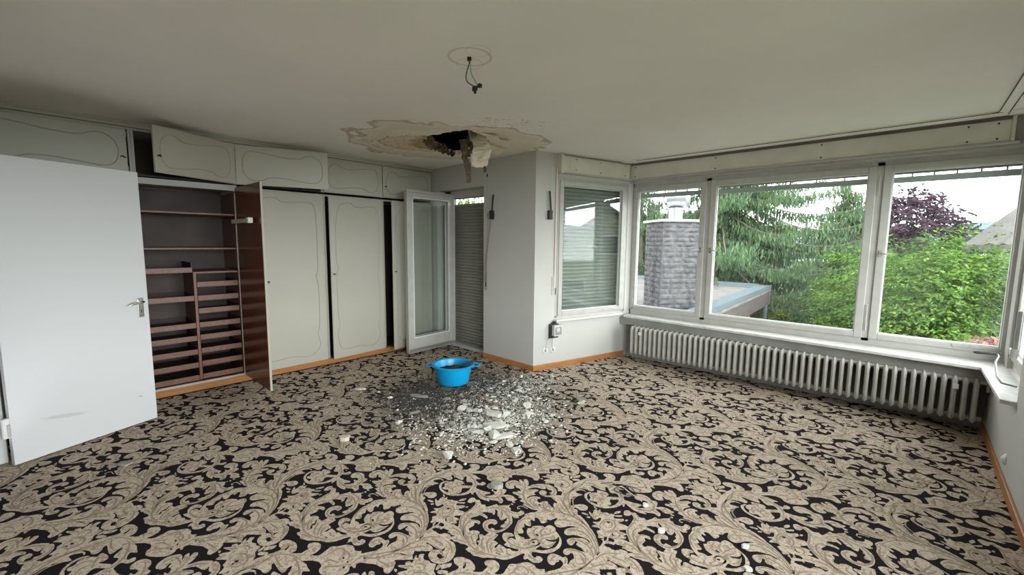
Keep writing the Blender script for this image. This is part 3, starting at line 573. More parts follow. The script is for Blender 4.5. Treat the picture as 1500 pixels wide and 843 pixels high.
wall('wall_corridor', G().box(-4.8, -2.8, -1.9, -1.7, -.25, 2.9).box(-4.9, -4.7, -1.7, -.7, -.25, 2.9).box(-2.95, -2.8, -1.7, -.7, -.25, 2.9).box(-4.9, -2.8, -1.9, -.7, 2.55, 2.9).box(-4.9, -2.8, -1.9, -.7, -.25, 0), 'white corridor beyond the doorway')
# ================================================================ ceiling with the hole
def rot_w(p): return p
hole = [(-3.59, 2.56), (-3.44, 2.51), (-3.35, 2.55), (-3.24, 2.55), (-3.14, 2.57), (-3.07, 2.60), (-3.02, 2.66), (-3.05, 2.78), (-3.08, 2.89), (-3.18, 3.03), (-3.37, 3.18), (-3.55, 3.29), (-3.78, 3.42), (-3.90, 3.38), (-3.89, 3.26), (-4.01, 3.22), (-3.96, 3.10), (-3.85, 2.96), (-3.78, 2.84), (-3.79, 2.78), (-3.72, 2.68)]
jh = []
for i in range(len(hole)):
    a, b = Vector(hole[i]), Vector(hole[(i+1) % len(hole)])
    jh.append(a)
    for t in (.33, .66): jh.append(a.lerp(b, t)+Vector((random.uniform(-.022, .022), random.uniform(-.022, .022))))
outer = [(-5.87, -.7), (.9, -.7), (.9, 5.42), (-5.87, 5.42)]
g = G()
o3 = [Vector((*p, H)) for p in outer]; h3 = [Vector((p[0], p[1], H)) for p in jh]
tri = tessellate_polygon([o3, h3]); vs = o3+h3
g.add(vs, tri)
no = len(jh)
g.add([(p[0], p[1], H) for p in jh]+[(p[0]*.985-3.5*.015, p[1]*.985+3.0*.015, H+.045) for p in jh], [(i, (i+1) % no, no+(i+1) % no, no+i) for i in range(no)])
g2 = G().box(-5.87, .9, -1.9, 5.42, 2.86, 2.96)
def ceil_mat():
    m = mat('stained_white_ceiling', (.63, .625, .59), .95, bump=.15, bscale=60); n = m.node_tree.nodes; l = m.node_tree.links; b = n['Principled BSDF']
    t = n.new('ShaderNodeTexCoord')
    def math_(op, a, b_=None, c=None):
        x = n.new('ShaderNodeMath'); x.operation = op
        for i, q in enumerate((a, b_, c)):
            if q is None: continue
            if isinstance(q, (int, float)): x.inputs[i].default_value = q
            else: l.new(q, x.inputs[i])
        return x.outputs[0]
    def noise(s, d=4, dist=0):
        x = n.new('ShaderNodeTexNoise'); x.inputs['Scale'].default_value = s; x.inputs['Detail'].default_value = d; x.inputs['Distortion'].default_value = dist; l.new(t.outputs['Object'], x.inputs[0]); return x.outputs[0]
    def dist(c, sc):
        a = n.new('ShaderNodeVectorMath'); a.operation = 'SUBTRACT'; a.inputs[1].default_value = c; l.new(t.outputs['Object'], a.inputs[0])
        m0 = n.new('ShaderNodeMapping'); m0.inputs['Rotation'].default_value = (0, 0, -sc[2]); l.new(a.outputs[0], m0.inputs[0])
        mp = n.new('ShaderNodeMapping'); mp.inputs['Scale'].default_value = (sc[0], sc[1], 0); l.new(m0.outputs[0], mp.inputs[0])
        k = n.new('ShaderNodeVectorMath'); k.operation = 'LENGTH'; l.new(mp.outputs[0], k.inputs[0]); return k.outputs['Value']
    def ramp(v, els):
        r = n.new('ShaderNodeValToRGB'); l.new(v, r.inputs[0]); e = r.color_ramp.elements
        while len(e) < len(els): e.new(.5)
        for i, (p, c) in enumerate(els): e[i].position = p; e[i].color = (*c, 1)
        return r.outputs[0]
    def mul(a, b_, fac=1):
        x = n.new('ShaderNodeMix'); x.data_type = 'RGBA'; x.blend_type = 'MULTIPLY'; x.inputs[0].default_value = fac
        l.new(a, x.inputs[6]); l.new(b_, x.inputs[7]); return x.outputs[2]
    base = ramp(noise(1.3, 5), [(.3, (.84, .795, .755)), (.7, (.90, .85, .81))])
    d1 = math_('MULTIPLY_ADD', noise(2.6, 6, .6), .75, dist((-3.62, 2.88, H), (1.0, 1.22, .84)))
    W_ = (1, 1, 1)
    s1 = ramp(math_('MULTIPLY', d1, .5), [(0, (.62, .50, .33)), (.26, (.80, .70, .52)), (.36, (.62, .53, .40)), (.40, (.97, .93, .82)), (.52, (.93, .90, .80)), (.60, (.84, .79, .66)), (.66, (.92, .90, .84)), (.685, (.55, .48, .36)), (.70, W_), (1, W_)])
    d2 = math_('MULTIPLY_ADD', noise(7, 6, .4), .22, dist((-3.75, 2.75, H), (1.0, 1.5, .84)))
    s2 = ramp(d2, [(0, (.70, .60, .42)), (.60, (.90, .84, .70)), (.64, (.66, .56, .40)), (.67, (1, 1, 1)), (1, W_)])
    # soot flecks near the wardrobe side and cracks towards the lamp
    fl = ramp(noise(26, 8, 1.2), [(0, (.35, .30, .24)), (.36, (.45, .4, .33)), (.41, W_), (1, W_)])
    m1 = ramp(math_('MULTIPLY', dist((-3.95, 2.55, H), (1, 1, 0)), 1), [(0, W_), (.35, W_), (.55, (0, 0, 0)), (1, (0, 0, 0))])
    m2 = ramp(math_('MULTIPLY', dist((-2.62, 2.75, H), (1.1, 2.2, .9)), 1), [(0, (.6, .6, .6)), (.35, (.6, .6, .6)), (.6, (0, 0, 0)), (1, (0, 0, 0))])
    mk = math_('ADD', m1, m2)
    fx = n.new('ShaderNodeMix'); fx.data_type = 'RGBA'; l.new(mk, fx.inputs[0]); fx.inputs[6].default_value = (1, 1, 1, 1); l.new(fl, fx.inputs[7])
    # faint rings left by the old lamp canopy
    r1 = ramp(dist((-1.86, 1.62, H), (1, 1, 0)), [(0, W_), (.105, W_), (.112, (.74, .72, .68)), (.120, (.80, .78, .74)), (.126, W_)])
    r2 = ramp(dist((-1.93, 1.68, H), (1, 1, 0)), [(0, W_), (.068, W_), (.074, (.80, .78, .74)), (.080, W_), (1, W_)])
    r3 = ramp(dist((-1.77, 1.60, H), (1, 1, 0)), [(0, W_), (.060, W_), (.066, (.82, .80, .76)), (.072, W_), (1, W_)])
    c = mul(mul(base, s1), s2); c = mul(c, fx.outputs[2]); c = mul(mul(mul(c, r1), r2), r3)
    l.new(c, b.inputs['Base Color']); return m
M_ceil = ceil_mat()
ceil = ST('ceiling', g, M_ceil, 'off-white ceiling with brown water stains around a broken hole', 'ceiling')
mesh('light_block_slab', g2, M_void, ceil)  # slab added above the ceiling to block daylight
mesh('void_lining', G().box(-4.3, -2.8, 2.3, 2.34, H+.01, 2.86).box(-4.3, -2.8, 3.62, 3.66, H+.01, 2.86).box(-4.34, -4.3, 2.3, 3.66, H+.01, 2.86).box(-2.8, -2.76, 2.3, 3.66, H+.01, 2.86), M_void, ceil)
# broken layers seen in the hole: reed mat and lath remains
def hanging_strip(p, q, w, t=.006, jag=.02, seed=1, n=10):
    rr = random.Random(seed); p = Vector(p); q = Vector(q); d = (q-p).normalized(); s = d.cross(Vector((-.73, .68, .15))).normalized(); nrm = d.cross(s).normalized()
    g = G(); vs = []
    for i in range(n+1):
        u = i/n; c = p.lerp(q, u); wl_ = w*(.5-.15*u)+rr.uniform(-jag, jag)*.5; wr = w*(.5-.15*u)+rr.uniform(-jag, jag)*.5; b = nrm*rr.uniform(-.006, .006)
        vs += [c-s*wl_+b-nrm*t, c+s*wr+b-nrm*t, c+s*wr+b+nrm*t, c-s*wl_+b+nrm*t]
    fs = [(0, 1, 2, 3), tuple(4*n+k for k in (3, 2, 1, 0))]
    for i in range(n):
        for k in range(4): fs.append((4*i+k, 4*i+(k+1) % 4, 4*(i+1)+(k+1) % 4, 4*(i+1)+k))
    return g.add(vs, fs)
k = 0
for (x, y, dx, dy, L) in [(-3.62, 2.55, -.02, .10, .10), (-3.72, 2.64, .03, .09, .09), (-3.80, 2.74, .06, .05, .10), (-3.80, 2.82, .08, .02, .08), (-3.84, 2.92, .06, .02, .10), (-3.92, 3.05, .08, .0, .08), (-3.98, 3.16, .07, .0, .07), (-3.88, 3.34, .06, -.04, .06), (-3.50, 2.52, .0, .06, .05), (-3.06, 2.72, -.03, .03, .03), (-3.30, 3.12, -.02, -.05, .06)]:
    k += 1
    tag(mesh('torn_lath', hanging_strip((x, y, H+.03), (x+dx, y+dy, H-L*.55), .05+.02*(k % 3), .004, .03, k, 6), M_lath, ceil), 'dark torn lath shred at the hole edge')
for i, pts in enumerate([[(-3.10, 2.94), (-2.96, 3.10), (-3.10, 3.20), (-3.26, 3.12)], [(-3.04, 2.74), (-2.90, 2.86), (-2.98, 2.98), (-3.08, 2.90)], [(-3.32, 3.15), (-3.24, 3.32), (-3.46, 3.42), (-3.50, 3.28)]]):
    g = G(); n = len(pts); dz = [.0, -.035, -.045, -.005]
    g.add([(p[0], p[1], H-.002+dz[j % 4]) for j, p in enumerate(pts)]+[(p[0], p[1], H+.006+dz[j % 4]) for j, p in enumerate(pts)], [tuple(range(n)), tuple(range(n, 2*n))]+[(j, (j+1) % n, n+(j+1) % n, n+j) for j in range(n)])
    tag(mesh('plaster_flap', g, M_slabcream, ceil), 'cream flap of peeling plaster')
# hanging slab and lath
def rough_slab(outline, thick, seed, amp=.012):
    rr = random.Random(seed); bm = bmesh.new(); n = len(outline)
    vs = [bm.verts.new((x, 0, z)) for x, z in outline]; f = bm.faces.new(vs)
    r = bmesh.ops.extrude_face_region(bm, geom=[f]); bmesh.ops.translate(bm, verts=[v for v in r['geom'] if isinstance(v, bmesh.types.BMVert)], vec=(0, thick, 0))
    bmesh.ops.triangulate(bm, faces=bm.faces[:]); bmesh.ops.subdivide_edges(bm, edges=bm.edges[:], cuts=3, use_grid_fill=True)
    for v in bm.verts: v.co += Vector((rr.uniform(-1, 1), rr.uniform(-1, 1), rr.uniform(-1, 1)))*amp
    bmesh.ops.recalc_face_normals(bm, faces=bm.faces)
    g = G(); idx = {v: i for i, v in enumerate(bm.verts)}; g.add([v.co[:] for v in bm.verts], [tuple(idx[v] for v in f.verts) for f in bm.faces]); bm.free(); return g
t = empty('hanging_plaster_slab', (-3.245, 2.925, 2.425), math.radians(43), 'cream slab of broken plaster hanging down from the ceiling hole', 'plaster', rx=math.radians(-12))
mesh('plaster_slab', rough_slab([(-.09, .18), (-.02, .17), (.03, .20), (.09, .10), (.14, -.01), (.115, -.09), (.09, -.17), (.0, -.185), (-.06, -.17), (-.07, -.08), (-.09, 0), (-.07, .06)], .035, 4, .007), M_slabcream, t)
mesh('crumbling_edge', rough_slab([(-.10, .15), (-.06, .14), (-.05, .02), (-.06, -.09), (-.10, -.05), (-.115, .06)], .03, 9, .012), M_lath, t)
mesh('clay_patch', rough_slab([(-.10, .19), (-.01, .18), (-.02, .11), (-.07, .08)], .014, 3, .003), M_guide, t, loc=(0, -.012, 0))
g = hanging_strip((-3.33, 2.80, 2.50), (-3.285, 2.85, 2.085), .07, .008, .02, 12, 12)
tag(mesh('hanging_lath', g, M_lath), 'long rotten strip of lath hanging lowest from the ceiling hole', 'lath')
g = hanging_strip((-3.275, 3.0, 2.33), (-3.235, 3.03, 2.205), .05, .008, .02, 13, 5)
tag(mesh('hanging_lath', g, M_lath), 'short dark lath stub poking out under the hanging plaster slab', 'lath')
# lamp wires
t = empty('ceiling_lamp_cable', (-1.865, 1.62, H), 0, 'bare dark lamp wires with black terminal hanging from the ceiling', 'cable')
c0 = [(0, 0, .0), (.0, 0, -.03), (-.035, .01, -.07), (-.02, .0, -.12), (.02, .03, -.155)]
mesh('cable', G().tube(smooth_loop(c0, 5, False), .0028), M_black, t, smooth=True)
c0 = [(0.004, 0, .0), (.008, 0, -.03), (.0, .015, -.08), (.03, .03, -.14)]
mesh('cable', G().tube(smooth_loop(c0, 5, False), .0022), M_grey, t, smooth=True)
mesh('wire_collar', G().lathe([(0, .0), (.012, 0), (.012, -.015), (.006, -.02), (0, -.02)], n=12), M_black, t)
mesh('connector', G().box(.005, .035, .015, .032, -.175, -.150).box(.03, .052, .03, .05, -.158, -.138).box(.014, .026, .02, .03, -.19, -.17), M_black, t, bevel=.003)
# ================================================================ ceiling trims
g = G()
g.box(-2.55, .40, 4.885, 4.891, H-.004, H).box(-2.60, .44, 5.035, 5.041, H-.004, H)
g.box(.376, .382, -.45, 4.83, H-.004, H).box(.432, .438, -.45, 4.98, H-.004, H)
g.tube([(.345+.034*math.sin(a), 4.83+.058*math.cos(a)*1.0, H-.001) for a in [i*PI/16 for i in range(9)]], .003, 5)
ST('trim_1', G().box(-2.75, .70, 4.89, 5.035, H-.012, H).box(.382, .436, -.45, 4.9, H-.012, H), M_ceil, 'off-white curtain rail strip along the ceiling over the wide window', 'curtain rail')
mesh('rail_groove', g, M_black, bpy.data.objects['trim_1'], loc=(0, 0, -.011))
# cornice over the wardrobes
g = G().box(-5.3, -5.045, -.45, YF, 2.462, H).box(-5.3, -5.03, -.45, YF, 2.485, H).box(-5.3, -5.018, -.45, YF, 2.498, H)
ST('trim_2', g, M_cream, 'cream stepped cornice over the overhead wardrobe cabinets', 'cornice', bevel=.003)
# ================================================================ skirting
def skirt(name, p, q, label, h=.065, t=.016):
    p = Vector(p); q = Vector(q); L = (q-p).length; a = math.atan2((q-p).y, (q-p).x)
    return ST(name, G().box(0, L, 0, -t, .0, h), M_skirt, label, 'skirting board', loc=(p.x, p.y, .001), rz=a, bevel=.004)
skirt('baseboard_far', (-3.965, YF), (CX+.012, YF), 'orange wood skirting board under the strap winder, left of the corner')
skirt('baseboard_bay', (CX+.003, YF-.014), (-2.735, 5.09), 'orange wood skirting board below the small shuttered window')
skirt('baseboard_right', (XR, 5.10), (XR, -.4), 'orange wood skirting board along the right wall')
ST('baseboard_left', G().box(-5.60, -5.058, -.45, 3.67, 0, .068), M_skirt, 'orange wood plinth running under the wardrobes', 'skirting board', bevel=.003)
# ================================================================ wardrobes
tall_path = [(.12, .93), (.2, .955), (.45, .945), (.56, .95), (.60, .965), (.72, .965), (.84, .93), (.9, .8), (.9, .62), (.87, .57), (.9, .52), (.9, .3), (.88, .22), (.91, .15), (.87, .07), (.75, .05), (.5, .055), (.3, .04), (.18, .055), (.1, .10), (.13, .17), (.1, .25), (.1, .45), (.13, .52), (.1, .58), (.1, .85)]
top_path = [(.07, .5), (.09, .75), (.15, .86), (.3, .84), (.5, .77), (.68, .77), (.74, .84), (.83, .86), (.91, .72), (.935, .48), (.91, .25), (.84, .14), (.7, .16), (.5, .22), (.34, .21), (.26, .13), (.15, .14), (.09, .27)]
def make_door(parent, hx, hy, z0, z1, w, side, ang, path, handle='knob', inside=False, label=None, hinges=True):
    """side 'R': hinge at the far edge (y high), 'L': hinge at the near edge"""
    rz = math.radians(-90+ang) if side == 'R' else math.radians(90-ang); s = 1 if side == 'R' else -1
    d = mesh('door', G().box(.002, w-.002, 0, s*.02, 0, z1-z0), M_cream, parent, loc=(hx, hy, z0), rz=rz, bevel=.003)
    if label: d['label'] = label
    h = z1-z0
    pts = [(p[0]*w, s*.0205, p[1]*h) for p in path]
    mesh('moulding', G().tube(smooth_loop(pts, 4), .0062, 6, True), M_bead, d, smooth=True)
    if inside: tag(mesh('inner_panel', G().box(.004, w-.004, 0, -s*.004, .004, h-.004), M_mahog, d), 'glossy mahogany inner face')
    hz = h*.53 if h > 1 else h*.36
    if handle == 'key':
        mesh('knob', G().lathe([(0, .0), (.010, 0), (.012, .003), (.004, .005), (.004, .018), (.011, .022), (.011, .030), (0, .032)], (w-.035, s*.020, hz), 16, axis='y') if s > 0 else G().lathe([(0, .0), (.010, 0), (.012, -.003), (.004, -.005), (.004, -.018), (.011, -.022), (.011, -.030), (0, -.032)], (w-.035, -.020, hz), 16, axis='y'), M_brass, d, smooth=True)
    elif handle == 'pull':
        g = G().box(w-.052, w-.022, s*.02, s*.024, hz-.006, hz+.006)
        g.tube([(w-.05, s*.022, hz), (w-.045, s*.036, hz-.002), (w-.028, s*.040, hz+.004)], [.004, .006, .008], 8)
        mesh('knob', g, M_brass, d, smooth=True)
    if hinges:
        g = G()
        for q in (.1, .9): g.tube([(0.0, s*.014, h*q-.025), (0, s*.014, h*q+.025)], .005, 8)
        mesh('hinge', g, M_grey, d)
    return d
Z0, Z1, U0, U1 = .07, 2.03, 2.052, 2.45
mods = [(-.44, .49), (.49, 1.27), (1.27, 2.145), (2.145, 2.905), (2.905, 3.672)]
def carcass(name, y0, y1, z0, z1, label, cat, m_in):
    w = empty(name, (-5.33, (y0+y1)/2, z0), 0, label, cat, 'fitted wardrobe units along the left wall' if cat == 'wardrobe' else 'overhead cabinets above the wardrobes')
    cx, cy = -5.33, (y0+y1)/2
    def b(n, *a, m=M_cream): return mesh(n, G().box(a[0]-cx, a[1]-cx, a[2]-cy, a[3]-cy, a[4]-z0, a[5]-z0), m, w)
    b('side_panel', -5.60, -5.062, y0+.001, y0+.019, z0, z1); b('side_panel', -5.60, -5.062, y1-.019, y1-.001, z0, z1)
    b('bottom_panel', -5.58, -5.066, y0+.02, y1-.02, z0, z0+.018, m=m_in); b('top_panel', -5.58, -5.062, y0+.02, y1-.02, z1-.02, z1-.001, m=M_cream)
    b('back_panel', -5.60, -5.585, y0+.02, y1-.02, z0+.001, z1-.001, m=m_in)
    return w, cx, cy
lab = ['cream wardrobe unit mostly hidden behind the open white room door', 'open wardrobe unit showing shelves and stacked pull-out trays, its mahogany-lined door swung out', 'closed cream wardrobe right of the mahogany-lined open door', 'cream wardrobe with curved moulding, second from the terrace door', 'narrow visible cream wardrobe standing ajar behind the glazed terrace door']
labu = ['overhead cabinet above the open white room door', 'overhead cabinet over the open shelves, its door swung outward', 'overhead cabinet tilted ajar above the closed wardrobe, second from the open shelves', 'closed overhead cabinet with bone-shaped moulding, second from the far wall', 'closed overhead cabinet in the corner beside the far wall']
tall, over = [], []
for i, (y0, y1) in enumerate(mods):
    w, cx, cy = carcass('wardrobe', y0, y1, Z0, Z1, lab[i], 'wardrobe', M_mahog if i == 1 else M_tray)
    L = lambda x, y, z: (x-cx, y-cy, z-Z0)
    if i == 0: make_door(w, -5.06-cx, y0-cy, 0, Z1-Z0-.02, y1-y0-.01, 'L', 0, tall_path, 'pull')
    if i == 1:
        make_door(w, -5.055-cx, y1-.012-cy, 0, 1.95, .735, 'R', 91, tall_path, 'key', True, 'mahogany-lined open door')
        mesh('face_rail', G().box(-5.075-cx, -5.045-cx, y0-cy, y1-cy, 1.985-Z0, 2.04-Z0).box(-5.075-cx, -5.05-cx, y0-cy, y1-cy, 0, .02), M_frame, w)
    if i == 2: make_door(w, -5.06-cx, y1-.018-cy, .0, Z1-Z0-.02, .82, 'R', 1.5, tall_path, 'key')
    if i == 3: make_door(w, -5.06-cx, y1-.012-cy, .0, Z1-Z0-.02, .725, 'R', 5, tall_path, 'pull')
    if i == 4: make_door(w, -5.06-cx, y1-.012-cy, .0, Z1-Z0-.02, .742, 'R', 12.5, tall_path, 'pull')
    tall.append((w, cx, cy))
    w, cx, cy = carcass('overhead_cabinet', y0, y1, U0, U1+.01, labu[i], 'cabinet', M_tray); wd = y1-y0-.014; hx = -5.06-cx
    a = [('R', 0, 'pull'), ('R', 28, 'pull'), ('L', 20, None), ('R', 0, 'pull'), ('R', 0, 'pull')][i]
    if i == 0: make_door(w, hx, y1-.03-cy, .01, U1-U0-.015, .88, 'L' if False else 'R', 0, [(1-p[0], p[1]) for p in top_path], None); mesh('knob', G().tube([(0, 0, 0), (.015, .012, .004), (.02, .03, -.01)], [.004, .006, .007]), M_brass, w, loc=(hx+.02, y1-.075-cy, .15))
    elif a[0] == 'R': make_door(w, hx, y1-.008-cy, .002, U1-U0-.005, wd, 'R', a[1], top_path, a[2])
    else: make_door(w, hx, y0+.008-cy, .002, U1-U0-.005, wd, 'L', a[1], top_path, a[2])
    over.append(w)
# a black gap piece between unit 0 and 1 is simply the open cabinet; fittings of the open unit:
w, cx, cy = tall[1]
def WB(n, x0, x1, y0, y1, z0, z1, m, lb=None, parent=None, bev=.002):
    o = mesh(n, G().box(x0-cx, x1-cx, y0-cy, y1-cy, z0-Z0, z1-Z0), m, parent or w, bevel=bev)
    if lb: o['label'] = lb
    return o
mesh('lining', G().box(-5.58-cx, -5.07-cx, .51-cy, .514-cy, .02, 1.9).box(-5.58-cx, -5.07-cx, 1.246-cy, 1.25-cy, .02, 1.9), M_mahog, w)
mesh('back_lining', G().box(-5.584-cx, -5.580-cx, .514-cy, 1.246-cy, .02, 1.92), M_back, w)
for z in (1.745, 1.405): WB('shelf', -5.57, -5.09, .516, 1.244, z-.009, z+.009, M_shelf)
WB('shelf', -5.57, -5.08, .89, 1.244, 1.160, 1.180, M_shelf)
WB('divider', -5.57, -5.08, .868, .892, .10, 1.18, M_shelf)
def tray(y0, y1, z, h=.052, back=.0):
    o = WB('tray', -5.095, -5.083, y0, y1, z-h/2, z+h/2, M_shelf)
    mesh('tray_base', G().box(-5.55-cx, -5.095-cx, y0-cy, y1-cy, z-h/2-Z0, z-h/2+.006-Z0).box(-5.55-cx, -5.095-cx, y0-cy, y0+.008-cy, z-h/2-Z0, z+h/2+back-Z0).box(-5.55-cx, -5.095-cx, y1-.008-cy, y1-cy, z-h/2-Z0, z+h/2+back-Z0).box(-5.55-cx, -5.54-cx, y0-cy, y1-cy, z-h/2-Z0, z+h/2+back-Z0), M_tray, o)
for z in (1.053, .918, .791, .651, .526, .391, .260, .128): tray(.895, 1.243, z)
for z in (.92, .65, .522, .385, .252, .123): tray(.516, .866, z)
tray(.516, .866, 1.198, .05, .045)
# tie rack on the open door
t = empty('tie_rack', (-4.755, 1.228, 1.672), 0, 'small white rack fixed inside the mahogany-lined wardrobe door', 'rack')
mesh('rack_rail', G().box(-.29, .29, -.022, .008, -.014, .022), M_white, t, bevel=.003); mesh('end_bracket', G().box(.25, .31, -.034, .008, -.022, .028), M_white, t, bevel=.004)
# ================================================================ room door
d = Vector((-4.489+4.166, .459+.304)); dw = d.length; da = math.atan2(d.y, d.x)
door = empty('door_1', (-4.166, -.304, .012), da, 'plain white open room door with a chrome lever handle', 'door', None, 'structure')
def leaf_mat_():
    m = mat('white_door_lacquer_with_scuffs', (.65, .65, .67), .4); n = m.node_tree.nodes; l = m.node_tree.links; b = n['Principled BSDF']
    t = n.new('ShaderNodeTexCoord'); base = None
    for i, (c, s, r, col) in enumerate([((.27, 0, .235), (7.5, 1, 55), -.18, (.50, .50, .49)), ((.72, 0, .22), (60, 1, 160), -.3, (.3, .3, .3))]):
        v = n.new('ShaderNodeVectorMath'); v.operation = 'SUBTRACT'; v.inputs[1].default_value = c; l.new(t.outputs['Object'], v.inputs[0])
        mp = n.new('ShaderNodeMapping'); mp.inputs['Rotation'].default_value = (0, r, 0); l.new(v.outputs[0], mp.inputs[0])
        sc = n.new('ShaderNodeVectorMath'); sc.operation = 'MULTIPLY'; sc.inputs[1].default_value = (s[0], 0, s[2]); l.new(mp.outputs[0], sc.inputs[0])
        k = n.new('ShaderNodeVectorMath'); k.operation = 'LENGTH'; l.new(sc.outputs[0], k.inputs[0])
        ns = n.new('ShaderNodeTexNoise'); ns.inputs['Scale'].default_value = 30; l.new(t.outputs['Object'], ns.inputs[0])
        ad = n.new('ShaderNodeMath'); ad.operation = 'MULTIPLY_ADD'; ad.inputs[1].default_value = .8; l.new(ns.outputs[0], ad.inputs[0]); l.new(k.outputs['Value'], ad.inputs[2])
        mr = n.new('ShaderNodeMapRange'); mr.inputs['From Min'].default_value = .9; mr.inputs['From Max'].default_value = 1.4; mr.inputs['To Min'].default_value = .75; mr.inputs['To Max'].default_value = 0; l.new(ad.outputs[0], mr.inputs['Value'])
        mx = n.new('ShaderNodeMix'); mx.data_type = 'RGBA'; l.new(mr.outputs[0], mx.inputs[0]); mx.inputs[7].default_value = (*col, 1)
        if base is None: mx.inputs[6].default_value = (.65, .65, .67, 1)
        else: l.new(base, mx.inputs[6])
        base = mx.outputs[2]
    l.new(base, b.inputs['Base Color']); return m
mesh('door_leaf', G().box(0, dw, 0, .040, 0, 2.003).box(-.0, dw+.0, .0, .0, 0, .0), leaf_mat_(), door, bevel=.0025)
hb = mesh('handle', G().box(dw-.078, dw-.036, -.008, 0, .86, 1.015), M_chrome, door, bevel=.004)
mesh('lever', G().tube([(dw-.057, -.006, .985), (dw-.057, -.045, .985), (dw-.075, -.052, .985), (dw-.13, -.050, .975), (dw-.155, -.046, .965)], [.011, .010, .010, .009, .006], 10).lathe([(0, -.012), (.016, -.012), (.016, 0), (0, 0)], (dw-.057, -.004, .985), 16, axis='y'), M_chrome, hb, smooth=True)
mesh('keyhole', G().box(dw-.0595, dw-.0545, -.0095, -.007, .895, .912).lathe([(0, -.0095), (.0045, -.0095), (.0045, -.007), (0, -.007)], (dw-.057, 0, .914), 12, axis='y'), M_black, hb)
mesh('hinge_plate', G().box(-.03, .0, .004, .030, .19, .32).box(-.03, .0, .004, .030, 1.68, 1.81), M_white, door)
mesh('hinge', G().tube([(-.008, -.002, .20), (-.008, -.002, .28)], .008).tube([(-.008, -.002, 1.70), (-.008, -.002, 1.78)], .008), M_frame, door)
fr = empty('door_frame', (-4.2, -.45, 0), 0, 'white door frame behind the open room door', 'door frame', None, 'structure')
mesh('jamb', G().box(-.10, -.02, -.25, .075, 0, 2.08).box(-.16, -.085, .0, .112, 0, 2.12), M_white, fr, bevel=.003)
mesh('jamb', G().box(.85, .93, -.25, .02, 0, 2.08), M_white, fr); mesh('head', G().box(-.10, .93, -.25, .02, 2.02, 2.09), M_white, fr)
# ================================================================ terrace door
tdoor = empty('door_2', (-4.775, 3.815, .03), math.atan2(-.775, .045), 'white framed glazed terrace door standing open against the wardrobes', 'door', None, 'structure')
DW, DH = .777, 2.105
# local x along width, y: thickness
g = G().box(0, .085, -.03, .03, 0, DH).box(DW-.085, DW, -.03, .03, 0, DH).box(.085, DW-.085, -.03, .03, DH-.085, DH).box(.085, DW-.085, -.03, .03, 0, .20)
mesh('sash', g, M_frame, tdoor, bevel=.005)
for s in (-1, 1):
    y = s*.034
    mesh('glazing_bead', G().box(.078, .092, y-.006, y+.006, .19, DH-.078).box(DW-.092, DW-.078, y-.006, y+.006, .19, DH-.078).box(.078, DW-.078, y-.006, y+.006, DH-.092, DH-.078).box(.078, DW-.078, y-.006, y+.006, .19, .205), M_white, tdoor, bevel=.002)
mesh('outer_rebate', G().box(-.012, DW+.012, .026, .044, -.004, .02).box(-.012, DW+.012, .026, .044, DH-.02, DH+.012).box(-.012, .012, .026, .044, 0, DH).box(DW-.012, DW+.012, .026, .044, 0, DH), M_frame, tdoor, bevel=.003)
mesh('glass_pane', G().box(.085, DW-.085, -.003, .003, .20, DH-.085), M_glass, tdoor)
g = G()
for z in (.25, 1.0, 1.85): g.tube([(-.006, .03, z), (-.006, .03, z+.07)], .007)
mesh('hinge', g, M_grey, tdoor)
mesh('weather_bar', G().box(.0, DW, .04, .06, .01, .05), M_grey, tdoor, bevel=.004)
fr = empty('door_frame', (-4.45, 3.85, 0), 0, 'white frame of the terrace door in the far wall', 'door frame', None, 'structure')
mesh('jamb', G().box(-.48, -.345, -.03, .03, 0, 2.19).box(-.37, -.325, -.045, .03, 0, 2.15), M_frame, fr, bevel=.004)
mesh('jamb', G().box(.40, .48, -.03, .03, 0, 2.19), M_frame, fr, bevel=.004)
mesh('head', G().box(-.48, .48, -.03, .03, 2.10, 2.19), M_frame, fr, bevel=.004)
mesh('threshold', G().box(-.48, .48, -.06, .03, 0, .045), M_frame, fr, bevel=.006)
def slats(name, parent, x0, x1, z0, z1, y, m, pitch=.043, depth=.012, ysgn=1):
    g = G(); n = int(round((z1-z0)/pitch)); pitch = (z1-z0)/n
    prof = [(0, .0), (.35, -.010), (.65, -.010), (.86, -.003), (.90, .006), (1.0, .006)]
    pts = []
    for k in range(n):
        for u, q in prof[:-1] if k < n-1 else prof: pts.append((z0+(k+u)*pitch, y+q*ysgn))
    vs = [(x0, q, z) for z, q in pts]+[(x1, q, z) for z, q in pts]; N = len(pts)
    g.add(vs, [(i, i+1, N+i+1, N+i) for i in range(N-1)])
    g.add([(x0, q+.008*ysgn, z) for z, q in pts]+[(x1, q+.008*ysgn, z) for z, q in pts], [(i, i+1, N+i+1, N+i) for i in range(N-1)])
    return mesh(name, g, m, parent)
sh = empty('roller_shutter', (-4.45, 3.955, .04), 0, 'closed grey slatted roller shutter outside the terrace door opening', 'roller shutter', 'roller shutters at the windows')
slats('slats', sh, -.52, .52, -0.04, 1.985, 0, M_slat); mesh('guide_rail', G().box(-.48, -.44, -.02, .03, 0, 2.15), M_frame, sh)
mesh('slats', G().box(-.52, .52, -.006, .006, 2.055, 2.15), M_slat, sh)
g = G()
for i in range(14): g.box(-.47+i*.07, -.466+i*.07, -.003, .003, 1.985, 2.056)
mesh('slat_link', g, M_slat, sh)
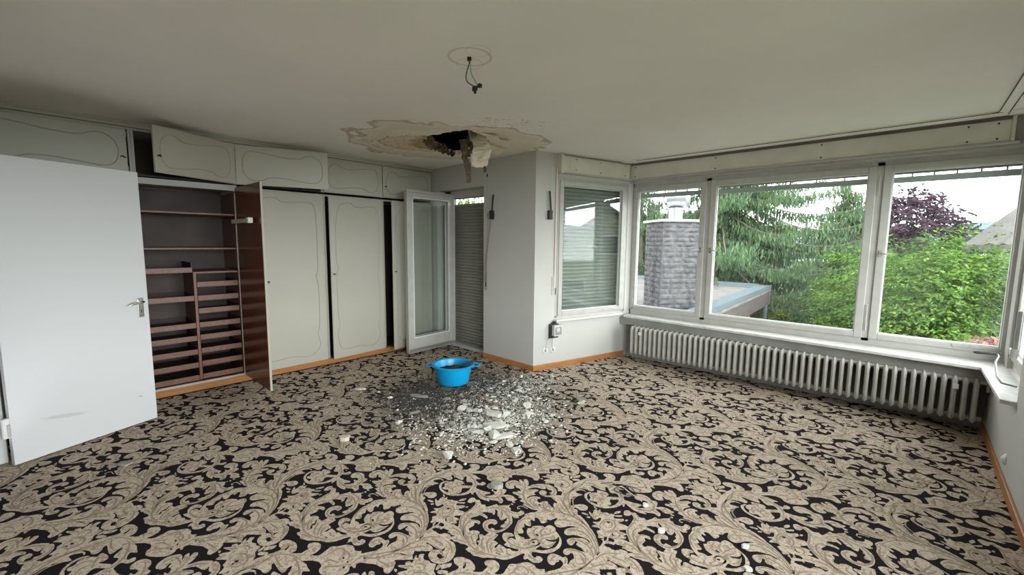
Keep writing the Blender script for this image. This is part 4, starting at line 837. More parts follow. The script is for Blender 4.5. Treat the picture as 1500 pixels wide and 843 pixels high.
# ================================================================ windows
def sash(parent, x0, x1, z0, z1, y0, y1, handle=None, fw=.062):
    s = mesh('sash', G().box(x0, x0+fw, y0, y1, z0, z1).box(x1-fw, x1, y0, y1, z0, z1).box(x0+fw, x1-fw, y0, y1, z1-fw, z1).box(x0+fw, x1-fw, y0, y1, z0, z0+fw*.85), M_frame, parent, bevel=.005)
    ym = (y0+y1)/2
    mesh('glazing_bead', G().box(x0+fw-.006, x0+fw+.008, ym, y1-.004, z0+.045, z1-fw).box(x1-fw-.008, x1-fw+.006, ym, y1-.004, z0+.045, z1-fw).box(x0+fw-.006, x1-fw+.006, ym, y1-.004, z1-fw-.008, z1-fw+.006).box(x0+fw-.006, x1-fw+.006, ym, y1-.004, z0+.045, z0+.062), M_white, s, bevel=.002)
    mesh('glass_pane', G().box(x0+fw, x1-fw, ym-.003, ym+.003, z0+fw*.85, z1-fw), M_glass, s)
    if handle:
        hx, dr = handle
        g = G().box(hx-.011, hx+.011, y0-.006, y0, 1.395, 1.455); g.tube([(hx, y0-.004, 1.425), (hx, y0-.035, 1.425), (hx+dr*.02, y0-.042, 1.424), (hx+dr*.085, y0-.040, 1.418)], [.008, .007, .007, .005], 8)
        mesh('handle', g, M_chrome, s, smooth=True)
    return s
w2 = empty('window_2', (0, YW, 0), 0, 'wide white three-part window over the radiator with garden view', 'window', None, 'structure')
g = G().box(-2.755, .70, .012, .10, .535, .632).box(-2.755, .70, .012, .10, 2.214, 2.27).box(-2.755, -2.69, .012, .10, .535, 2.27).box(.625, .70, .012, .10, .535, 2.27)
g.box(-1.795, -1.737, .012, .10, .6, 2.25).box(-.303, -.245, .012, .10, .6, 2.25)
mesh('window_frame', g, M_frame, w2, bevel=.003)
sash(w2, -2.695, -1.79, .627, 2.218, 0, .055, (-1.825, -1)); sash(w2, -1.742, -.298, .627, 2.218, 0, .055, (-1.712, 1)); sash(w2, -.250, .632, .627, 2.218, 0, .055, (-.222, 1))
g = G()
for x in (-2.66, -.275, .60): g.tube([(x, -.004, .70), (x, -.004, .77)], .006)
g.tube([(-.277, -.003, .72), (-.277, -.003, .95)], .005).tube([(-.277, -.003, 1.95), (-.277, -.003, 2.12)], .005)
mesh('hinge', g, M_frame, w2)
mesh('stay_arm', G().box(-2.64, -2.35, -.012, -.004, .640, .652).box(.30, .60, -.012, -.004, .655, .672), M_frame, w2)
for q in ((-2.655, .646, .014), (.61, .664, .02)): mesh('arm_pivot', G().lathe([(0, -.016), (q[2], -.016), (q[2], 0), (0, 0)], (q[0], -.002, q[1]), 12, axis='y'), M_grey, w2)
# ledge and shutter box panel
ST('trim_3', G().box(-2.73, .52, 5.035, 5.15, 2.285, 2.302).box(-2.73, .60, 5.09, 5.15, 2.262, 2.285), M_frame, 'white ledge moulding under the shutter box panel over the wide window', 'moulding', bevel=.004)
pb = empty('shutter_box_panel', (0, 5.06, 2.302), 0, 'long beige shutter box panel over the wide window', 'panel', 'shutter box panels')
mesh('panel_board', G().box(-2.725, .468, 0, .09, .0, .168).box(-2.72, .455, -.006, 0, .008, .012), M_panel, pb, bevel=.003)
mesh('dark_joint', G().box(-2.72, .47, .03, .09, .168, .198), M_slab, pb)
mesh('end_panel', G().box(.468, .488, -.03, .09, 0, .19), M_panel, pb, bevel=.003)
g = G()
for x in (-2.64, -1.68, -.72, .24, .40):
    for z in (.03, .145): g.lathe([(0, -.004), (.007, -.004), (.007, .002), (0, .002)], (x, 0, z), 10, axis='y')
mesh('screw', g, M_black, pb)
# left small window, local bay frame
w1 = empty('window_1', (CX, YF, 0), BAYA, 'smaller white window on the slanted wall, shutter lowered behind its glass', 'window', None, 'structure')
g = G().box(.29, 1.445, .005, .09, .590, .632).box(.29, 1.445, .005, .09, 2.212, 2.262).box(.29, .338, .005, .09, .59, 2.262).box(1.385, 1.445, .005, .09, .59, 2.262)
mesh('window_frame', g, M_frame, w1, bevel=.003)
sash(w1, .334, 1.392, .627, 2.216, -.012, .045, None, .058)
mesh('stay_arm', G().tube([(.34, -.018, 1.42), (.31, -.04, 1.42)], .006).box(1.05, 1.34, -.026, -.016, .640, .652), M_frame, w1)
ST('trim_4', G().box(.30, 1.42, -.07, 0, 2.285, 2.302), M_frame, 'white ledge moulding over the smaller window', 'moulding', loc=(CX, YF, 0), rz=BAYA, bevel=.003)
pb = empty('shutter_box_panel', (CX, YF, 2.302), BAYA, 'short beige shutter box panel over the smaller window', 'panel', 'shutter box panels')
mesh('panel_board', G().box(.33, 1.40, -.055, 0, 0, .178), M_panel, pb, bevel=.003); mesh('end_panel', G().box(.300, .335, -.075, 0, -.02, .20), M_panel, pb, bevel=.003)
mesh('panel_board', G().box(.43, 1.385, -.060, -.055, .02, .165), M_panel, pb, bevel=.002)
g = G()
for x in (.52, .9, 1.31):
    for z in (.035, .15): g.lathe([(0, -.004), (.006, -.004), (.006, .002), (0, .002)], (x, -.061, z), 10, axis='y')
mesh('screw', g, M_black, pb)
sl = ST('sill_small', G().prism([(.285, -.06), (1.36, -.06), (1.36, .01), (.285, .01)], .566, .592), M_sill, 'narrow pale sill under the smaller window', 'window sill', loc=(CX, YF, 0), rz=BAYA, bevel=.004)
sl.name = 'windowsill'
sh = empty('roller_shutter', (CX, YF, .60), BAYA, 'lowered grey green slatted shutter behind the smaller window', 'roller shutter', 'roller shutters at the windows')
slats('slats', sh, .29, 1.44, 0.0, 1.70, .15, M_slatg, .046)
# shutters rolled up over the wide window and side window
sh = empty('roller_shutter', (0, 5.30, 2.0), 0, 'rolled-up grey shutter ends at the top of the wide window', 'roller shutter', 'roller shutters at the windows')
for (a, b, dz) in ((-2.68, -1.75, .016), (-1.72, -.28, .006), (-.26, .68, 0)):
    mesh('bottom_slat', G().box(a, b, -.008, .008, .075+dz, .120+dz).box(a, b, -.014, .014, .067+dz, .077+dz), M_bar, sh); mesh('slats', G().box(a, b, -.006, .006, .141+dz, .30), M_slat, sh)
    g = G()
    for k in range(7): g.box(a+.05+k*(b-a-.1)/6, a+.062+k*(b-a-.1)/6, -.004, .004, .118+dz, .144+dz)
    mesh('slat_link', g, M_slat, sh)
# side window in right wall
w3 = empty('window_3', (.612, 5.13, 0), -PI/2, 'white side window at the right edge above the sill end', 'window', None, 'structure')
g = G().box(0.0, 1.23, .012, .10, .565, .632).box(0, 1.23, .012, .10, 2.214, 2.27).box(0, .16, -.02, .10, .565, 2.27).box(1.18, 1.23, .012, .10, .565, 2.27)
mesh('window_frame', g, M_frame, w3, bevel=.003); sash(w3, .16, 1.18, .627, 2.218, 0, .055, None)
# unseen window added beside the camera to bring in more daylight
for (nm, loc, rz, L, lb) in (('added_window', (.612, 2.5, 0), -PI/2, 2.9, 'unseen side window added beside the camera for daylight'),):
    wz = empty(nm, loc, rz, lb, 'window', None, 'structure')
    g = G().box(0, L, .012, .10, .30, .36).box(0, L, .012, .10, 2.34, 2.40).box(0, .05, .012, .10, .3, 2.4).box(L-.05, L, .012, .10, .3, 2.4).box(L/2-.03, L/2+.03, .012, .1, .3, 2.4)
    mesh('window_frame', g, M_frame, wz, bevel=.003); sash(wz, .05, L/2-.03, .36, 2.34, 0, .055, None); sash(wz, L/2+.03, L-.05, .36, 2.34, 0, .055, None)
# sill (L shaped)
g = G().prism([(-2.69, 4.975), (-1.2, 4.935), (.452, 4.848), (.458, 3.91), (.50, 3.895), (.60, 3.895), (.60, 5.155), (-2.71, 5.155)], .538, .564)
sl = ST('sill_wide', g, M_sill, 'long pale stone sill over the radiator, turning along the right wall', 'window sill', bevel=.004); sl.name = 'windowsill'
# apron below sill
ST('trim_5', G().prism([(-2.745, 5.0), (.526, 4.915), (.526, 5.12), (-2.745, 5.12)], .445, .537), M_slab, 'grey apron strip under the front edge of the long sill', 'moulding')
# ================================================================ radiator
rad = empty('radiator', (-1.03, 4.94, 0), 0, 'long off-white ribbed radiator under the wide window', 'radiator')
NS = 50; X0 = -2.507; PT = (.445-X0)/(NS-1)
def section():
    g = G(); 
    for yy in (-.046, .0, .046):
        a = .0168 if yy == -.046 else .013
        g.tube([(0, yy*.8, .105), (0, yy, .135), (0, yy, .17), (0, yy, .39), (0, yy, .425), (0, yy*.8, .455)], [.008, .019, a, a, .019, .008], 8, flat=(1.0, 1.0))
    g.box(-.018, .018, -.046, .046, .112, .148).box(-.018, .018, -.046, .046, .408, .440)
    return g
s0 = mesh('radiator_section', section(), M_rad, rad, smooth=True, loc=(X0+1.03, -.02, 0))
for i in range(1, NS):
    c = s0.copy(); COL.objects.link(c); c.location.x = X0+1.03+i*PT
g = G().tube([(X0+1.03-.03, -.02, .13), (.445+1.03+.05, -.02, .13)], .017, 10).tube([(X0+1.03-.03, -.02, .43), (.445+1.03+.03, -.02, .43)], .017, 10)
mesh('header_pipe', g, M_rad, rad, smooth=True)
mesh('valve', G().tube([(1.50, -.02, .43), (1.545, -.02, .43)], .018, 10).tube([(1.545, -.02, .45), (1.545, -.02, .36)], .014, 10), M_rad, rad, smooth=True)
for x in (-2.39, .33): mesh('meter', G().box(x+1.03-.018, x+1.03+.018, -.094, -.076, .36, .40), M_white, rad, bevel=.003)
g = G()
for x in (-2.2, -1.4, -.5, .2): g.box(x+1.03-.012, x+1.03+.012, -.05, .165, .10, .115)
mesh('bracket', g, M_rad, rad)
# ================================================================ wall fittings, far face
def rodded(parent, knob=False):
    mesh('rod', G().tube([(-.012, -.03, .25), (.012, -.035, .06)], .009, 8), M_black, parent); mesh('grip', G().box(-.018, .030, -.055, -.001, -.055, .065), M_black, parent, bevel=.006)
t = empty('strap_guide', (-3.795, YF, 1.83), 0, 'black strap guide rod on the shaded wall face, its strap hanging loose', 'strap guide')
mesh('rod', G().tube([(.028, -.03, .24), (.004, -.03, .04)], .010, 8), M_black, t); mesh('grip', G().box(-.022, .020, -.05, 0, -.06, .05), M_black, t, bevel=.006)
mesh('wire_loop', G().tube(smooth_loop([(-.005, -.04, .045), (-.045, -.04, .02), (-.06, -.04, -.01), (-.035, -.04, -.05), (-.01, -.04, -.055)], 4, False), .0025, 6), M_black, t)
mesh('wire_loop', G().tube(smooth_loop([(.02, -.02, .04), (.045, -.02, 0), (.03, -.02, -.05)], 4, False), .002, 6), M_grey, t)
mesh('backplate', G().box(-.0, .045, -.006, 0, -.06, .25), M_wall, t, bevel=.002)
g = G(); P = smooth_loop([(-3.795, YF-.045, 1.78), (-3.82, YF-.05, 1.6), (-3.87, YF-.045, 1.33), (-3.905, YF-.025, 1.14), (-3.922, YF-.012, .99)], 5, False)
n = len(P); vs = [(p.x-.014, p.y, p.z) for p in P]+[(p.x+.014, p.y, p.z) for p in P]+[(p.x-.014, p.y+.002, p.z) for p in P]+[(p.x+.014, p.y+.002, p.z) for p in P]
g.add(vs, [(i, i+1, n+i+1, n+i) for i in range(n-1)]+[(2*n+i, 2*n+i+1, 3*n+i+1, 3*n+i) for i in range(n-1)]+[(i, i+1, 2*n+i+1, 2*n+i) for i in range(n-1)]+[(n+i, n+i+1, 3*n+i+1, 3*n+i) for i in range(n-1)])
tag(mesh('shutter_strap', g, M_strap), 'long taupe shutter strap slanting down the shaded wall face', 'strap')
t = empty('strap_winder', (-3.922, YF, 1.0), 0, 'grey strap winder plate on the shaded wall face', 'strap winder')
mesh('cover_plate', G().box(-.020, .020, -.006, 0, -.115, .13), M_grey, t, bevel=.002); mesh('slot', G().box(-.009, .009, -.008, -.0055, -.07, .09), M_black, t)
tag(mesh('wall_plug', G().box(-3.912, -3.896, YF-.008, YF+.001, 2.295, 2.33), M_black, bevel=.003), 'small black plug high on the shaded wall face', 'plug')
tag(mesh('thin_cord', G().tube([(-3.904, YF-.003, 2.30), (-3.906, YF-.003, 1.12)], .0018, 5), M_frame), 'thin pale cord running down from the small black plug', 'cord')
# bay wall fittings
def bayobj(name, t_, z, label, cat): return empty(name, (CX+math.cos(BAYA)*t_, YF+math.sin(BAYA)*t_, z), BAYA, label, cat)
t = bayobj('strap_guide', .185, 1.83, 'black strap guide rod on the bright wall beside the smaller window', 'strap guide')
mesh('rod', G().tube([(-.012, -.03, .245), (.008, -.034, .02)], .011, 8), M_black, t); mesh('grip', G().box(-.024, .024, -.05, 0, -.075, .03), M_black, t, bevel=.006); mesh('backplate', G().box(-.025, -.0, -.006, 0, -.05, .25), M_wall, t, bevel=.002)
t = bayobj('shutter_strap', .290, .885, 'beige shutter strap running down beside the smaller window frame', 'strap')
mesh('strap', G().box(-.016, .012, -.012, -.009, .08, 1.46), M_guide, t); mesh('edge_strip', G().box(.012, .026, -.020, 0, 0.0, 1.60), M_frame, t)
t = bayobj('strap_winder', .267, 1.0, 'white strap winder plate at the bottom of the beige strap', 'strap winder')
mesh('cover_plate', G().box(-.022, .022, -.008, 0, -.12, .10), M_frame, t, bevel=.002); mesh('slot', G().box(-.004, .014, -.0095, -.0075, -.07, .09), M_grey, t)
t = bayobj('timer_switch', .285, .455, 'grey box timer on a black plate below the smaller window', 'timer')
mesh('backplate', G().box(-.075, .055, -.03, 0, -.085, .085), M_black, t, bevel=.006)
bd = mesh('housing', G().box(-.05, .07, -.085, -.03, -.055, .075), M_box, t, bevel=.008); mesh('face', G().box(-.036, .056, -.088, -.084, -.038, .058), M_grey, bd, bevel=.003)
mesh('dial', G().lathe([(0, -.012), (.022, -.012), (.026, -.004), (.030, 0), (0, 0)], (.0, -.088, .022), 20, axis='y'), M_box, bd, smooth=True)
mesh('knob', G().lathe([(0, -.01), (.012, -.01), (.016, 0)], (-.01, -.03, .095), 12, axis='y').tube([(-.045, -.015, .08), (-.02, -.02, .105), (.02, -.015, .095)], .012, 8), M_black, t, smooth=True)
for tt, lb in ((.165, 'round white wall socket, the left one under the timer'), (.275, 'round white wall socket, the right one under the timer')):
    t = bayobj('wall_socket', tt, .225, lb, 'socket'); t['group'] = 'round sockets under the timer'
    mesh('cover', G().lathe([(0, -.012), (.030, -.012), (.038, -.006), (.040, 0), (0, 0)], n=24, axis='y'), M_white, t, smooth=True); mesh('socket_hole', G().lathe([(0, -.0135), (.016, -.0135), (.016, -.011), (0, -.011)], n=20, axis='y'), M_grey, t)
t = bayobj('timer_cable', .22, .225, 'two grey cables looping from the timer down to the sockets', 'cable')
mesh('cable', G().tube(smooth_loop([(-.055, -.02, .02), (-.06, -.04, .07), (-.035, -.035, .125), (.01, -.02, .15)], 5, False), .005, 8), M_box, t, smooth=True)
mesh('cable', G().tube(smooth_loop([(.045, -.02, .02), (.03, -.035, .06), (.035, -.03, .11), (.045, -.02, .15)], 5, False), .006, 8), M_box, t, smooth=True)
# right wall: crank, bar, socket cap
t = empty('shutter_crank', (XR, 3.98, .64), 0, 'folding shutter crank with dark grip sticking out of the right wall', 'crank')
mesh('crank_rod', G().tube([(0, 0, 0), (-.055, .05, .0), (-.075, .09, .03), (-.055, .40, .065), (-.04, .44, .10), (-.045, .46, .115)], .006, 8), M_grey, t, smooth=True)
mesh('grip', G().tube([(-.03, .46, .115), (-.06, .46, .112), (-.14, .44, .110), (-.16, .435, .11)], [.007, .010, .011, .007], 10), M_black, t, smooth=True)
t = empty('gear_lever', (XR, 4.08, .90), 0, 'grey metal window bar at the right picture edge', 'window bar')
mesh('bar', G().box(-.022, -.002, -.012, .012, -.09, .20), M_grey, t, bevel=.003); mesh('latch', G().box(-.035, 0, -.02, .02, -.10, -.04), M_chrome, t, bevel=.004)
tag(mesh('socket_cap', G().lathe([(0, -.022), (.012, -.020), (.034, -.006), (.036, 0), (0, 0)], (XR, 3.99, .165), 20, axis='x'), M_white, smooth=True), 'round white cap on the right wall above the skirting', 'cap')
# ================================================================ basin
bs = empty('basin', (-3.44, 2.76, .003), math.radians(45), 'bright blue plastic basin catching debris under the ceiling hole', 'basin')
pr = [(0, .004), (.135, .004), (.150, .012), (.160, .03), (.192, .175), (.196, .195), (.222, .200), (.226, .212), (.220, .216), (.190, .212), (.182, .190), (.150, .035), (.138, .016), (0, .014)]
mesh('bowl', G().lathe(pr, n=64), M_blue, bs, smooth=True)
for s in (-1, 1): mesh('handle', G().tube(smooth_loop([(s*.215, -.065, .206), (s*.262, -.055, .200), (s*.272, 0, .197), (s*.262, .055, .200), (s*.215, .065, .206)], 5, False), .010, 8, flat=(1.2, .6)), M_blue, bs, smooth=True)
g = G(); n = 22; R_ = .176; vs = []
for i in range(n+1):
    for j in range(n+1):
        x = (i/n-.5)*2*R_; y = (j/n-.5)*2*R_; r = math.hypot(x, y); s = min(1, R_/(r+1e-6)*.98) if r > R_*.98 else 1
        vs.append((x*s, y*s, .140+.045*math.exp(-((x+.01)**2+(y-.03)**2)/.008)+random.uniform(-.008, .008)))
g.add(vs, [(i*(n+1)+j, (i+1)*(n+1)+j, (i+1)*(n+1)+j+1, i*(n+1)+j+1) for i in range(n) for j in range(n)])
tag(mesh('rubble_fill', g, M_rubble), 'dark wet rubble lying inside the blue basin', 'rubble', kind='stuff').matrix_world = Matrix.Translation((-3.44, 2.76, .003))
def chunk_geo(rr, sx, sy, sz):
    bm = bmesh.new(); pts = []
    for _ in range(9+rr.randrange(5)):
        v = Vector((rr.gauss(0, 1), rr.gauss(0, 1), rr.gauss(0, 1))).normalized(); pts.append(bm.verts.new((v.x*sx*rr.uniform(.8, 1.2), v.y*sy*rr.uniform(.8, 1.2), v.z*sz*rr.uniform(.7, 1.2))))
    bmesh.ops.convex_hull(bm, input=pts); bm.verts.ensure_lookup_table(); kill = [v for v in bm.verts if not v.link_faces]; bmesh.ops.delete(bm, geom=kill, context='VERTS')
    zm = min(v.co.z for v in bm.verts)
    for v in bm.verts: v.co.z -= zm
    g = G(); idx = {v: i for i, v in enumerate(bm.verts)}; g.add([v.co[:] for v in bm.verts], [tuple(idx[v] for v in f.verts) for f in bm.faces]); bm.free(); return g
rr = random.Random(5)
o = tag(mesh('lath_stick', G().tube([(.02, .0, .01), (.08, .07, .045), (.17, .15, .09)], [.014, .016, .012], 7, flat=(1.6, .7)), M_soot), 'dark broken stick leaning over the rim inside the blue basin', 'stick'); o.location = (-3.44, 2.78, .165)
# ================================================================ debris on the carpet
protos = {}
for nm, m, cnt in (('w', M_plast, 9), ('g', M_plast2, 8), ('c', M_brick, 4), ('d', M_soot, 6)):
    protos[nm] = []
    for i in range(cnt):
        me = mesh('tmp', chunk_geo(rr, rr.uniform(.7, 1.3), rr.uniform(.5, 1.0), rr.uniform(.22, .5)), m); protos[nm].append(me.data); bpy.data.objects.remove(me)
LBL = {'w': ('plaster_chunk', 'small white plaster chunk in the debris scatter around the blue basin', 'plaster chunk', 'white plaster chunks on the carpet'),
       'g': ('plaster_chunk', 'small grey plaster chunk in the debris scatter around the blue basin', 'plaster chunk', 'grey plaster chunks on the carpet'),
       'c': ('clay_chunk', 'small reddish clay chunk in the debris scatter around the blue basin', 'clay chunk', 'reddish clay chunks on the carpet'),
       'd': ('soot_chunk', 'small dark grey rubble chunk near the blue basin', 'rubble chunk', 'dark rubble chunks on the carpet')}
def ok(x, y, m=.06):
    if y > YF-m and not x > CX: return False
    nb = (math.sin(BAYA), -math.cos(BAYA))
    if (x-CX)*nb[0]+(y-YF)*nb[1] < m and y > YF-m: return False
    if math.hypot(x+3.44, y-2.76) < .24: return False
    return x > -4.95
def scatter(kind, n, cx, cy, sx, sy, rot, s0, s1, label=None):
    c = 0
    while c < n:
        a = rr.gauss(0, sx); b = rr.gauss(0, sy); x = cx+a*math.cos(rot)-b*math.sin(rot); y = cy+a*math.sin(rot)+b*math.cos(rot)
        if not ok(x, y): continue
        nm, lb, ct, gp = LBL[kind]; o = bpy.data.objects.new(nm, rr.choice(protos[kind])); COL.objects.link(o)
        s = s0*math.exp(rr.random()**1.5*math.log(s1/s0)); o.scale = (s, s, s); o.rotation_euler = (0, 0, rr.uniform(0, 6.28)); o.location = (x, y, .003); tag(o, lb, ct, gp); c += 1
scatter('w', 70, -2.40, 2.36, .19, .24, 0, .016, .062); scatter('w', 45, -2.60, 2.66, .22, .20, 0, .014, .05); scatter('w', 45, -2.86, 3.26, .13, .20, .3, .012, .042); scatter('w', 24, -3.5, 2.0, .55, .35, .7, .008, .026)
scatter('g', 90, -2.72, 2.58, .27, .28, 0, .014, .052); scatter('g', 45, -2.98, 2.98, .18, .25, 0, .012, .042); scatter('d', 110, -3.14, 2.36, .26, .20, -.3, .012, .036); scatter('d', 40, -3.0, 2.9, .25, .25, 0, .010, .030); scatter('c', 26, -2.75, 2.5, .2, .2, 0, .014, .04)
def crumbs():
    V, F, M_ = [], [], []
    def add(kind, n, cx, cy, sx, sy, s0, s1):
        c = 0
        while c < n:
            x = rr.gauss(cx, sx); y = rr.gauss(cy, sy)
            if not ok(x, y, .03): continue
            s = rr.uniform(s0, s1); a = rr.uniform(0, 6.28); ca, sa = math.cos(a)*s, math.sin(a)*s; h = s*rr.uniform(.3, .9); k = rr.uniform(.4, .9); b = len(V)
            V.extend([(x+ca, y+sa, .003), (x-sa*k, y+ca*k, .003), (x-ca, y-sa, .003+h*.3), (x+sa*k, y-ca*k, .003), (x+rr.uniform(-.3, .3)*s, y+rr.uniform(-.3, .3)*s, .004+h)])
            F.extend([(b, b+1, b+4), (b+1, b+2, b+4), (b+2, b+3, b+4), (b+3, b, b+4)]); M_.extend([kind]*4); c += 1
    add(0, 2200, -2.48, 2.42, .24, .30, .004, .017); add(0, 1000, -2.85, 3.2, .17, .26, .003, .011); add(1, 3200, -2.80, 2.58, .34, .34, .004, .016); add(2, 6500, -3.16, 2.42, .27, .23, .004, .016); add(2, 2600, -3.05, 2.95, .28, .28, .003, .013); add(1, 500, -3.4, 2.2, .5, .4, .002, .008)
    add(0, 420, -3.3, 2.1, .7, .6, .002, .008); add(0, 130, -1.8, 1.9, 1.0, .8, .0015, .004); add(3, 200, -2.75, 2.5, .3, .3, .003, .010)
    me = bpy.data.meshes.new('debris_crumbs'); me.from_pydata(V, [], F); me.polygons.foreach_set('material_index', M_)
    for m in (M_plast, M_plast2, M_soot, M_brick): me.materials.append(m)
    o = bpy.data.objects.new('debris_crumbs', me); COL.objects.link(o); tag(o, 'fine crumbs of plaster and dirt strewn over the carpet under the hole', 'debris', None, 'stuff')
crumbs()
def flake(x, y, sx, sy, th, rz, m, label, cat='plaster piece', name='plaster_piece', tilt=0, seed=1):
    r2 = random.Random(seed); n = 8+r2.randrange(4); P = []
    for i in range(n):
        a = 2*PI*i/n+r2.uniform(-.2, .2); q = r2.uniform(.7, 1.1); P.append((math.cos(a)*sx*q, math.sin(a)*sy*q))
    o = tag(mesh(name, G().prism(P, 0, th), m, bevel=.002), label, cat); o.location = (x, y, .004+abs(math.sin(tilt))*sy*.8); o.rotation_euler = (tilt, 0, rz); return o
flake(-2.35, 2.32, .11, .05, .02, .7, M_plast, 'largest flat white plaster piece in front of the debris heap', seed=1, tilt=.15)
flake(-2.18, 2.24, .09, .035, .018, 1.2, M_plast, 'white plaster sliver at the right front of the debris heap', seed=2, tilt=.1)
flake(-2.52, 2.46, .10, .06, .03, .3, M_plast, 'crumbly white plaster lump in the middle of the debris heap', seed=3, tilt=-.15)
flake(-2.45, 2.82, .07, .04, .014, 2.0, M_plast, 'bright plaster flake at the back right of the debris heap', seed=4, tilt=.3)
flake(-3.36, 2.27, .10, .035, .010, .5, M_plast2, 'thin grey board splinter left of the debris heap', seed=5, tilt=.1)
flake(-2.82, 2.36, .05, .03, .02, 1.5, M_plast, 'pale rounded plaster flake below the basin in dark crumbs', seed=6, tilt=.3)
flake(-3.00, 1.36, .045, .030, .030, .3, M_guide, 'small brownish stone lying alone on the carpet left of the debris', 'stone', 'stone', seed=7)
flake(-1.74, 1.73, .045, .030, .030, .8, M_plast2, 'grey lump lying alone in front of the debris heap', 'stone', 'stone', seed=8)
flake(-3.70, .19, .05, .035, .012, .8, M_plast2, 'flat grey flake on the carpet near the open white door', seed=9)
flake(-1.00, 2.19, .018, .014, .016, .3, M_plast, 'white crumb on the carpet in the middle foreground', seed=10)
flake(-.84, 2.04, .020, .016, .020, .9, M_plast, 'white crumb right of the one in the middle foreground', seed=11)
flake(-.49, 2.22, .022, .012, .018, .9, M_plast, 'white crumb at the far right of the foreground', seed=12)
flake(-.44, 2.07, .020, .014, .014, .2, M_plast, 'white crumb at the bottom picture edge', seed=13)
flake(-3.95, 1.98, .055, .020, .014, .7, M_plast, 'white plaster sliver left of the debris near the wardrobes', seed=14)
t = empty('wire_scrap', (-1.18, 2.22, .004), .3, 'tangled dark wire scrap on the carpet foreground', 'wire scrap')
mesh('wire', G().tube(smooth_loop([(-.12, .02, .004), (-.05, .05, .012), (.0, 0, .006), (.05, .04, .02), (.10, -.01, .006), (.04, -.04, .01), (-.03, -.02, .012), (.02, .05, .016), (.12, .06, .004)], 5, False), .0022, 6), M_black, t, smooth=True)
tag(mesh('wire', G().tube(smooth_loop([(-.06, -.02, .004), (.0, .03, .014), (.06, .0, .008), (.14, -.05, .004)], 5, False), .003, 6), M_guide, t, smooth=True), 'copper strand')
# ================================================================ outside
tag(mesh('lawn', G().box(-90, 90, 5.9, 140, -3.3, -3.0).box(-90, -6.2, -60, 5.9, -3.3, -3.0).box(1.5, 90, -60, 5.9, -3.3, -3.0), M_lawn), 'green garden lawn below the windows', 'lawn', None, 'structure')
ST('ground_floor_wall', G().box(-5.8, .8, -.6, 3.9, -3.0, -.27).box(-2.7, .8, 3.9, 5.4, -3, -.27), M_render, 'cream house wall below this room', 'wall')
bpy.data.objects['ground_floor_wall'].name = 'wall_lower'
# flat roofed extension
ext = empty('flat_roof_extension', (-5.0, 11, -3.0), 0, 'flat roofed extension with zinc edge and brown fascia outside the wide window', 'building')
def EB(n, x0, x1, y0, y1, z0, z1, m, bev=0): return mesh(n, G().box(x0+5, x1+5, y0-11, y1-11, z0+3, z1+3), m, ext, bevel=bev)
g = G().prism([(-9+5, 6.2-11), (-2.52+5, 6.2-11), (-2.98+5, 14.35-11), (-9+5, 14.7-11)], 3.12, 3.20)
mesh('roof_surface', g, M_gravel, ext)
def edge(n, p, q, w0, w1, z0, z1, m):
    p = Vector((p[0]+5, p[1]-11)); q = Vector((q[0]+5, q[1]-11)); d = (q-p).normalized(); nn = Vector((d.y, -d.x))
    return mesh(n, G().prism([tuple(p+nn*w0), tuple(q+nn*w0), tuple(q+nn*w1), tuple(p+nn*w1)], z0+3, z1+3), m, ext)
edge('zinc_flashing', (-2.52, 6.2), (-2.98, 14.35), -.30, .0, .19, .31, M_alu); edge('zinc_flashing', (-2.98, 14.35), (-9, 14.7), -.3, .0, .19, .31, M_alu)
edge('fascia', (-2.52, 6.2), (-2.98, 14.35), -.20, -.03, -.27, .22, M_fascia); edge('fascia', (-2.98, 14.35), (-9, 14.7), -.2, -.03, -.27, .22, M_fascia)
EB('extension_wall', -9, -3.6, 6.6, 13.6, -3, .12, M_render)
EB('soffit', -9, -3.0, 6.3, 14.1, -.25, -.2, M_orange)
EB('timber_post', -3.35, -3.2, 13.0, 13.15, -3, -.2, M_orange); mesh('downpipe', G().tube([(1.95, 3.1, 0), (1.95, 3.1, 2.74)], .06, 12), M_alu, ext, smooth=True)
# chimney
CH = empty('chimney', (-3.55, 8.0, .2), math.radians(50), 'square chimney of split-face grey stone blocks with stainless cowl outside', 'chimney')
def blocks():
    g = G(); rr = random.Random(3); z = 0.0; row = 0
    def face_block(ax, a0, a1, z0, z1, out):
        nx, nz = 4, 3; vs = []; fs = []
        for j in range(nz+1):
            for i in range(nx+1):
                u, v = i/nx, j/nz; e_ = (i in (0, nx)) or (j in (0, nz)); d = .0 if e_ else rr.uniform(.008, .024); a = a0+(a1-a0)*u; zz = z0+(z1-z0)*v
                vs.append(((a, -d, zz) if ax == 'x' else (-d, a, zz)))
        for j in range(nz):
            for i in range(nx): fs.append((j*(nx+1)+i, j*(nx+1)+i+1, (j+1)*(nx+1)+i+1, (j+1)*(nx+1)+i))
        g.add(vs, fs)
    while z < 1.70:
        h = min(rr.uniform(.085, .115), 1.72-z)
        for ax, L in (('x', .90), ('y', .75)):
            a = 0
            while a < L-.01:
                w_ = min(rr.uniform(.16, .32), L-a)
                if L-a-w_ < .08: w_ = L-a
                face_block(ax, a+.004, a+w_-.004, z+.004, z+h-.004, 1); a += w_
        z += h; row += 1
    g.box(.001, .90, .001, .75, 0, 1.72); return g
mesh('stone_shaft', blocks(), M_stone, CH)
mesh('capstone', G().box(-.05, .95, -.05, .80, 1.72, 1.76), M_sill, CH)
cw = mesh('flue_cowl', G().lathe([(0, 1.76), (.13, 1.76), (.13, 2.0), (.10, 2.02), (0, 2.02)], (.42, .34, 0), 24), M_inox, CH, smooth=True)
a_ = math.radians(-50+8)
dx, dy = math.cos(a_), math.sin(a_)
g = G(); P = [(.42+dx*s, .34+dy*s, 2.19) for s in (-.24, -.235, .0, .03, .235, .24)]
